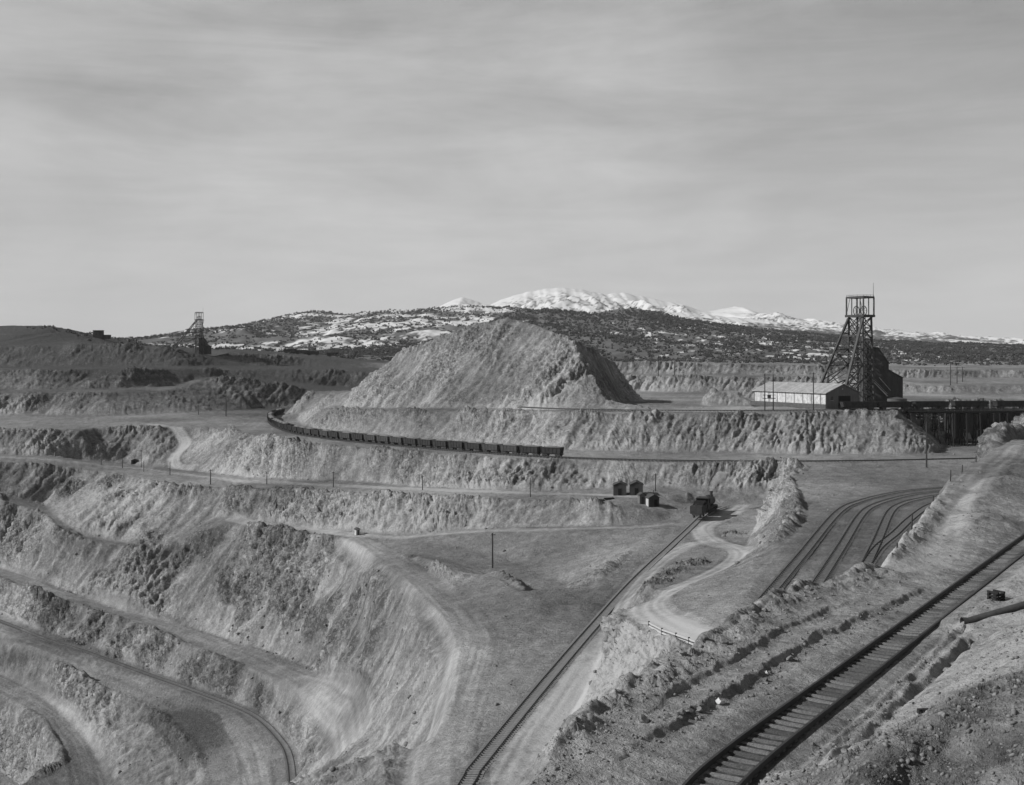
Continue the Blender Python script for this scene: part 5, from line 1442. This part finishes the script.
# its steam: a small puff of real vapour above the stack
mv = bpy.data.materials.new('steam'); mv.use_nodes = True
n, l = mv.node_tree.nodes, mv.node_tree.links
n.remove(n['Principled BSDF'])
pv = n.new('ShaderNodeVolumePrincipled'); pv.inputs['Color'].default_value = (.95, .95, .95, 1)
tc = n.new('ShaderNodeTexCoord'); nz_ = n.new('ShaderNodeTexNoise'); nz_.inputs['Scale'].default_value = 1.1; nz_.inputs['Detail'].default_value = 4
mr = n.new('ShaderNodeMapRange'); mr.inputs[1].default_value = .33; mr.inputs[2].default_value = .7; mr.inputs[3].default_value = 0; mr.inputs[4].default_value = 1.5
l.new(tc.outputs['Object'], nz_.inputs['Vector']); l.new(nz_.outputs['Fac'], mr.inputs[0]); l.new(mr.outputs[0], pv.inputs['Density']); l.new(pv.outputs[0], n['Material Output'].inputs['Volume'])
fw = Vector((math.cos(lrz), math.sin(lrz), 0))
sp = mid_lv[best] + fw * 8.6 + Vector((0, 0, 5.8))
bm = bmesh.new()
for (dx, dz, r) in ((0, 0.2, .55), (.3, 1.0, .8), (.8, 2.0, 1.05), (1.6, 3.0, 1.3), (2.6, 3.9, 1.5)):
    bmesh.ops.create_icosphere(bm, subdivisions=3, radius=r, matrix=Matrix.Translation((dx, 0, dz)))
me = bpy.data.meshes.new('steam_puff'); bm.to_mesh(me); bm.free(); me.materials.append(mv)
o = bpy.data.objects.new('steam_puff', me); o.location = sp; col.objects.link(o)
tag(o, 'small pale puff of steam rising from the locomotive stack', 'steam', kind='stuff')

# ------------------------------------------------------------------ poles and posts
def pole(label, base, h, arms=1, r=.16, armw=2.4, group='utility poles around the pit', tilt=0.0, rz=0.3, name='utility_pole', cat='pole', sink=.6):
    t = thing(name, label, cat, base, rz, group)
    t.rotation_euler = (0, tilt, rz)
    MB().cyl((0, 0, -sink), (0, 0, h), r * 1.15, r * .75, 8).build('pole', M['pole'], t)
    for k in range(arms):
        z = h - .4 - k * .9
        a = MB().box((0, -r - .02, z), (armw, .12, .14)).build('crossarm', M['pole'], t)
        ins = MB()
        for x in (-.45, -.22, .22, .45): ins.cyl((x * armw, -r - .02, z + .07), (x * armw, -r - .02, z + .27), .05, .035, 6)
        ins.build('insulators', M['white'], a)
    return t
def pole_px(label, px, y0, y1, D=None, arms=1, rpx=None, **kw):
    b = hit(px, y0) if D is None else at_D(px, D)
    pole(label, b, (y0 - y1) / F * b.y, arms, **kw)
pole_px('tall pole with a long crossarm standing before the dark trestle', 926.5, 468, 414.5, arms=2, r=.24, armw=6.5, rz=0.0)
pole_px('lone tall pole on the floor of the hollow beside the lower bench road', 492.5, 568, 533, arms=1, r=.2, armw=1.2)
pole_px('thin pole rising behind the small hut at the cliff foot', 655.5, 491, 473.5, arms=1, r=.16, armw=1.4)
pole_px('right one of the four poles along the middle bench road, toward the sheds', 530.3, 497, 478, arms=0, r=.13)
pole_px('pole on the middle bench road, second from the sheds', 422.5, 490, 475.5, arms=1, r=.14, armw=1.2)
pole_px('pole on the middle bench road below the train bend', 333.3, 487, 471.5, arms=1, r=.15, armw=1.2)
pole_px('pole on the middle bench road left of the train bend', 266.8, 484.5, 472, arms=1, r=.15, armw=1.2)
pole_px('stout pole near the foot of the pale switchback road', 210.5, 484, 469.5, arms=1, r=.18, armw=1.2)
pole_px('pole just left of the foot of the pale switchback road', 170, 475, 462, arms=0, r=.15)
pole_px('taller of two close poles beside the dark shack on the left bench', 141.2, 467.5, 450, arms=1, r=.14, armw=1.2)
pole_px('shorter of two close poles beside the dark shack on the left bench', 143.8, 472, 461, arms=0, r=.14)
pole_px('pole left of the dark shack on the left bench road', 122.5, 468, 459, arms=0, r=.14)
pole_px('leftmost pole on the left bench road', 101.2, 465, 456, arms=0, r=.13)
pole_px('tall pole on the ledge left of the train bend, below the spur', 226, 416.5, 391, arms=1, r=.24, armw=2.6)
pole_px('short pole on the ledge left of the tall one below the spur', 198.5, 414.5, 404.5, arms=0, r=.16)
# the pair with a transformer platform before the shed
bA, bB = P(764.8, 409, None, 408), P(773.2, 409, None, 409)
for b in (bA, bB): b.z = -19.7
hA = (409 - 372) / F * 408
tA = pole('left one of two joined poles before the white shed wall', bA, hA, 0, .2, group='poles around the white shed', rz=0)
tB = pole('right one of two joined poles before the white shed wall', bB, hA - .3, 0, .2, group='poles around the white shed', rz=0)
for z, w in ((hA - .5, .16), (hA * .33, .22), (hA * .42, .16)):
    MB().bar((-.8, -.25, z), (3.8, -.25, z), w).build('crossarm', M['pole'], tA)
MB().box((1.5, -.2, hA * .33 + .7), (1.1, .8, 1.1)).build('transformer', M['steel'], tA)
bC = P(813.4, 409, None, 409); bC.z = -19.7
pole('single dark pole before the right half of the white shed wall', bC, (409 - 371) / F * 409, 1, .2, 1.8, group='poles around the white shed', rz=.4)
for pxx, D, hpx, lab in ((658.3, 640, 20, 'tallest of the distant poles on the flat behind the mound'), (674.5, 660, 14, 'short distant pole right of the tallest one behind the mound'), (695, 650, 17, 'rightmost of the distant poles on the flat behind the mound'),
                    (950.5, 600, 24, 'tall distant pole on the plain right of the bin building'), (957, 620, 17, 'distant pole just right of the tallest one on the right plain'), (962.5, 640, 15, 'rightmost distant pole on the right plain beyond the gondola cars')):
    b = at_D(pxx, D); pole(lab, b, hpx / F * D, 1, .22, 3.2, group='distant poles beyond the pit', rz=.2)
# fence posts along the rim road
b_ = hit(911.4, 544.5)
FP = [(897, 556, 7, 'lowest fence post on the pale rim bank, at the foreground shelf'), (911.4, 544, 17, 'tall leaning fence post on the pale rim bank'), (933, 509, 7, 'short fence post midway along the rim bank'), (950.4, 494, 11, 'fence post high on the rim bank below the ore bin'), (962, 481, 6, 'short fence post near the top of the rim bank'), (976, 468, 6, 'highest fence post on the rim bank at right')]
for (pxx, pyy, hp, lab) in FP:
    D = np.interp(pxx, [893, 906, 931, 953, 975, 990], [79, 86, 105, 129, 150, 171])
    b = at_D(pxx, D); pole(lab, b, hp / F * D + .3, 0, .07, group='fence posts along the rim road', tilt=.06 * random.uniform(-1, 1), name='fence_post', cat='post')
# slim stakes along the trestle rim
for k, pxx in enumerate((947, 955, 963, 972, 981, 990)):
    b = P(pxx, 404, None, 424); b.z = -20
    tag(MB().bar((0, 0, -1.5), (0, 0, 3.6), .14).build('stake', M['lightwood'], None, b), '%s from left of the slim stakes behind the trestle cars' % ('first', 'second', 'third', 'fourth', 'fifth', 'sixth')[k], 'stake', 'slim stakes behind the trestle cars')

# ------------------------------------------------------------------ guard rail on the hairpin
gp = [P(649, 628, -35.2), P(662, 635.5, -34.7), P(676, 641.5, -34.2), P(689, 647.5, -33.7), P(703, 653, -33.2)]
for q in gp: q.z = zb(q.x, q.y)
t = thing('guard_rail', 'pale guard rail on dark posts at the outer edge of the hairpin', 'guard rail', gp[0])
for q in gp:
    w = q - gp[0]; MB().bar(w - Vector((0, 0, .5)), w + Vector((0, 0, 1.15)), .2).build('post', M['pole'], t)
for h in (.55, .95):
    mb = MB()
    for a, b in zip(gp[:-1], gp[1:]): mb.bar(a - gp[0] + Vector((0, -.14, h)), b - gp[0] + Vector((0, -.14, h)), .1, .2)
    mb.build('beam', M['lightwood'], t)

# ------------------------------------------------------------------ stacked ties, pipe, blocks
def stack(label, p, rz, n=4, L_=2.6):
    t = thing('timber_stack', label, 'timber stack', p, rz)
    for j in range(2):
        for k in range(n - j):
            MB().box((random.uniform(-.15, .15), (k - (n - j - 1) / 2) * .34, .12 + j * .24), (L_, .26, .22)).build('timber', M['timber'], t)
    return t
stack('low stack of dark timbers on the bench edge left of the gabled sheds', hit(609, 499.5), .3, 5, 2.8)
stack('small stack of dark timbers nearer the bench edge, left of the other stack', hit(600.5, 501), -.2, 4, 2.2)
q = hit(962, 627); e_ = Vector((q.x + 4.5, q.y + .3, 0)); e_.z = zb(e_.x, e_.y) - q.z
t = thing('iron_pipe', 'dark iron pipe with a flared end lying at the lower right edge', 'pipe', q)
dz = max(.25, e_.z + .25)
MB().cyl((.2, 0, .27), (4.6, .3, dz + .05), .19, .19, 18, False).build('tube', M['pipe'], t)
MB().cyl((0, 0, .26), (.28, .02, .27), .25, .23, 18, False).build('collar', M['pipe'], t)
MB().cyl((.3, 0, .27), (.34, 0, .27), .185, .185, 18).build('bore', M['void'], t)
for x in (1.2, 3.6): MB().box((x, .1, .03 + dz * x / 9), (.2, .9, .22)).build('skid', M['timber'], t)
q = hit(926, 713)
t = tag(MB().box((0, 0, .07), (.62, .2, .17), .12).build('timber_block', M['timber'], None, q), 'short dark block of timber beside the grassy mound at lower right', 'timber block')
q = hit(996, 602)
t = thing('timber_crib', 'dark timber crib beside the near track at the right edge', 'timber crib', q, .5)
t.scale = (.5, .5, .5)
for z in range(3):
    for k in (-.5, .5):
        MB().box((0, k, .15 + z * .4), (1.5, .24, .2)).build('timber', M['timber'], t); MB().box((k, 0, .35 + z * .4), (.24, 1.5, .2)).build('timber', M['timber'], t)

# ------------------------------------------------------------------ boulders, rubble and pebbles
def rock_unit(seed, sub=2):
    r = np.random.default_rng(seed)
    bm = bmesh.new(); bmesh.ops.create_icosphere(bm, subdivisions=sub, radius=1)
    V = np.array([v.co for v in bm.verts]); Fc = np.array([[v.index for v in f.verts] for f in bm.faces]); bm.free()
    for _ in range(14):                                   # knock flat faces off it
        n_ = r.normal(size=3); n_ /= np.linalg.norm(n_); d_ = r.uniform(.35, .75)
        k = V @ n_; V = V - np.clip(k - d_, 0, None)[:, None] * n_
    V = V * (1 + .1 * r.normal(size=(len(V), 1)) * .6) * np.array([1.0, .8 + .3 * r.random(), .6 + .25 * r.random()])
    return V, Fc
RU = [rock_unit(40 + k) for k in range(6)]
RUs = [rock_unit(60 + k, 1) for k in range(8)]
def surf(x, y):
    return displace(np.asarray(x, float), np.asarray(y, float))
# boulders that stand out on the foreground, each its own thing
bpos = []
specials = [(719.5, 702, .34, 'rock_pale', 'largest white boulder lying in the trench along the near shelf'), (767, 674, .2, 'rock_pale', 'small white boulder in the trench, further along than the largest one'), (752, 696, .16, 'rock', 'dark stone on the shelf just right of the white boulder')]
protos = []
for k, (V, Fc) in enumerate(RU):
    me = bpy.data.meshes.new('boulder'); me.from_pydata(V.tolist(), [], Fc.tolist()); me.materials.append(M['rock']); protos.append(me)
mp_ = protos[0].copy(); mp_.materials.clear(); mp_.materials.append(M['rock_pale'])
for pxx, pyy, r, mt, lab in specials:
    q = hit(pxx, pyy); X, Y, Z, _ = surf([q.x], [q.y])
    o = bpy.data.objects.new('boulder', mp_ if mt == 'rock_pale' else protos[2]); o.location = (q.x, q.y, float(Z[0]) + r * .35); o.scale = (r, r, r); o.rotation_euler = (.2, .1, pxx); col.objects.link(o)
    tag(o, lab, 'boulder')
rr = random.Random(5)
bx, by, br = [], [], []
def along(pl_, n, sp, r0, r1):
    for _ in range(n):
        k = rr.randrange(len(pl_) - 1); f = rr.random(); q = pl_[k].lerp(pl_[k + 1], f)
        bx.append(q.x + rr.gauss(0, sp)); by.append(q.y + rr.gauss(0, sp)); br.append(r0 + (r1 - r0) * rr.random() ** 3)
along(BERM[2:], 44, 1.0, .1, .3); along(BERM2, 16, .8, .12, .32); along(BANKS[0][0], 26, .5, .12, .32); along(pl((905, 742, -11), (935, 716, -11.4), (965, 700, -11.5), (992, 688, -11)), 40, .8, .06, .24); along(RUTS[0], 12, .5, .08, .2); along(RUTS[2], 12, .5, .08, .22)
X, Y, Z, _ = surf(bx, by)
for k in range(len(bx)):
    o = bpy.data.objects.new('boulder', protos[k % len(protos)])
    r = br[k]; o.location = (X[k], Y[k], Z[k] + r * .25); o.scale = (r, r * rr.uniform(.8, 1.2), r); o.rotation_euler = (rr.uniform(-.4, .4), rr.uniform(-.4, .4), rr.uniform(0, 6)); col.objects.link(o)
    tag(o, 'grey broken boulder lying loose on the foreground shelf', 'boulder', 'loose grey boulders on the foreground shelf')
# pebbles: nobody could count them
r_ = np.random.default_rng(21)
n_ = 26000
pD = 28 * (130 / 28) ** (r_.random(n_) ** 1.25); pP = r_.uniform(520, 1120, n_)
xx, yy = (pP - HX) / F * pD, pD
ok = (zbase(xx, yy) > -16.5) & (s_track(xx, yy) < .75)
xx, yy = xx[ok], yy[ok]
dB, _ = line_dist(BERM, xx, yy); dR, _ = line_dist(RUTS[0], xx, yy); dK, _ = line_dist(BANKS[0][0], xx, yy)
keep_ = r_.random(len(xx)) < 0.22 + .8 * np.exp(-(dB / 1.6) ** 2) + .7 * np.exp(-(dR / 1.2) ** 2) + .5 * np.exp(-(dK / .7) ** 2) + .55 * (zbase(xx, yy) > -13.6)
xx, yy = xx[keep_], yy[keep_]
X, Y, Z, _ = surf(xx, yy)
scatter_mesh('pebbles', 'loose pebbles and broken stone strewn over the foreground shelf', 'pebbles', np.stack([X, Y, Z + .01], 1), .03 + .14 * r_.random(len(xx)) ** 4, M['rock'], RUs, (.7, 1.1), 8)
# rubble at the feet of the faces and on the broken slopes
ry = 125 * (470 / 125) ** r_.random(230000); rx = (r_.uniform(-60, 960, 230000) - HX) / F * ry
e = 1.2
gx = (zbase(rx + e, ry) - zbase(rx - e, ry)) / (2 * e); gy = (zbase(rx, ry + e) - zbase(rx, ry - e)) / (2 * e)
sl_ = np.sqrt(gx * gx + gy * gy)
# just below a steep face: steep uphill of here, gentle here
up = np.sqrt((zbase(rx, ry + 5) - zbase(rx, ry)) ** 2) / 5
pr_ = .012 + .4 * ((up > .45) & (sl_ < .5)) + .05 * (sl_ > .45)
for q, r in OUTP: pr_ = pr_ + .35 * np.exp(-((rx - q.x) ** 2 + (ry - q.y) ** 2) / (r * r * 1.4))
pr_ = pr_ * (np.maximum(s_track(rx, ry), s_road(rx, ry)) < .5) * np.clip(.35 + 1.6 * fbm(rx / 18, ry / 18, 0 * rx, 3), 0.02, 1)
k = r_.random(len(rx)) < pr_
rx, ry = rx[k], ry[k]
X, Y, Z, _ = surf(rx, ry)
scatter_mesh('rubble', 'broken rock lying along the foot of the pit faces', 'rubble', np.stack([X, Y, Z], 1), .14 + .8 * r_.random(len(rx)) ** 6, M['rock'], RUs, (.7, 1.1), 9)
# dry grass on the near mound
def grass_unit(seed):
    r = np.random.default_rng(seed); V = []; Fc = []
    for k in range(9):
        a = r.random() * 6.28; c, s_ = math.cos(a), math.sin(a); ln = r.uniform(.6, 1.2); o_ = len(V); x0, y0 = r.normal(size=2) * .25; le = r.uniform(.2, .7)
        V += [(x0 - s_ * .045, y0 + c * .045, 0), (x0 + s_ * .045, y0 - c * .045, 0), (x0 + c * le * ln, y0 + s_ * le * ln, ln)]
        Fc.append([o_, o_ + 1, o_ + 2])
    return np.array(V), np.array(Fc)
GU = [grass_unit(k) for k in range(6)]
gD, gP = r_.uniform(27, 44, 16000), r_.uniform(850, 1180, 16000)
xx, yy = (gP - HX) / F * gD, gD
zz = zbase(xx, yy); k = (zz > -13.2 + 1.2 * noise(xx / 1.5, yy / 1.5, 0 * xx)) & (r_.random(len(xx)) < np.clip(.14 + 1.7 * fbm(xx / 1.6, yy / 1.6, 0 * xx, 3), .02, 1))
X, Y, Z, _ = surf(xx[k], yy[k])
scatter_mesh('dry_grass', 'dry grass and weeds on the near mound at lower right', 'grass', np.stack([X, Y, Z - .02], 1), .09 + .15 * r_.random(int(k.sum())), M['grass'], GU, (.6, 1.1), 10)


# ------------------------------------------------------------------ the dusty air over the valley
hz = bpy.data.materials.new('haze'); hz.use_nodes = True
n, l = hz.node_tree.nodes, hz.node_tree.links
n.remove(n['Principled BSDF'])
hv = n.new('ShaderNodeVolumePrincipled'); hv.inputs['Color'].default_value = (.9, .9, .9, 1); hv.inputs['Density'].default_value = 3.5e-5; hv.inputs['Anisotropy'].default_value = 0.0
l.new(hv.outputs[0], n['Material Output'].inputs['Volume'])
hzb = MB().box((0, 5900, 310), (23600, 12800, 930)).build('haze', hz)
tag(hzb, 'thin dusty air over the pit and hills', 'haze', kind='stuff')
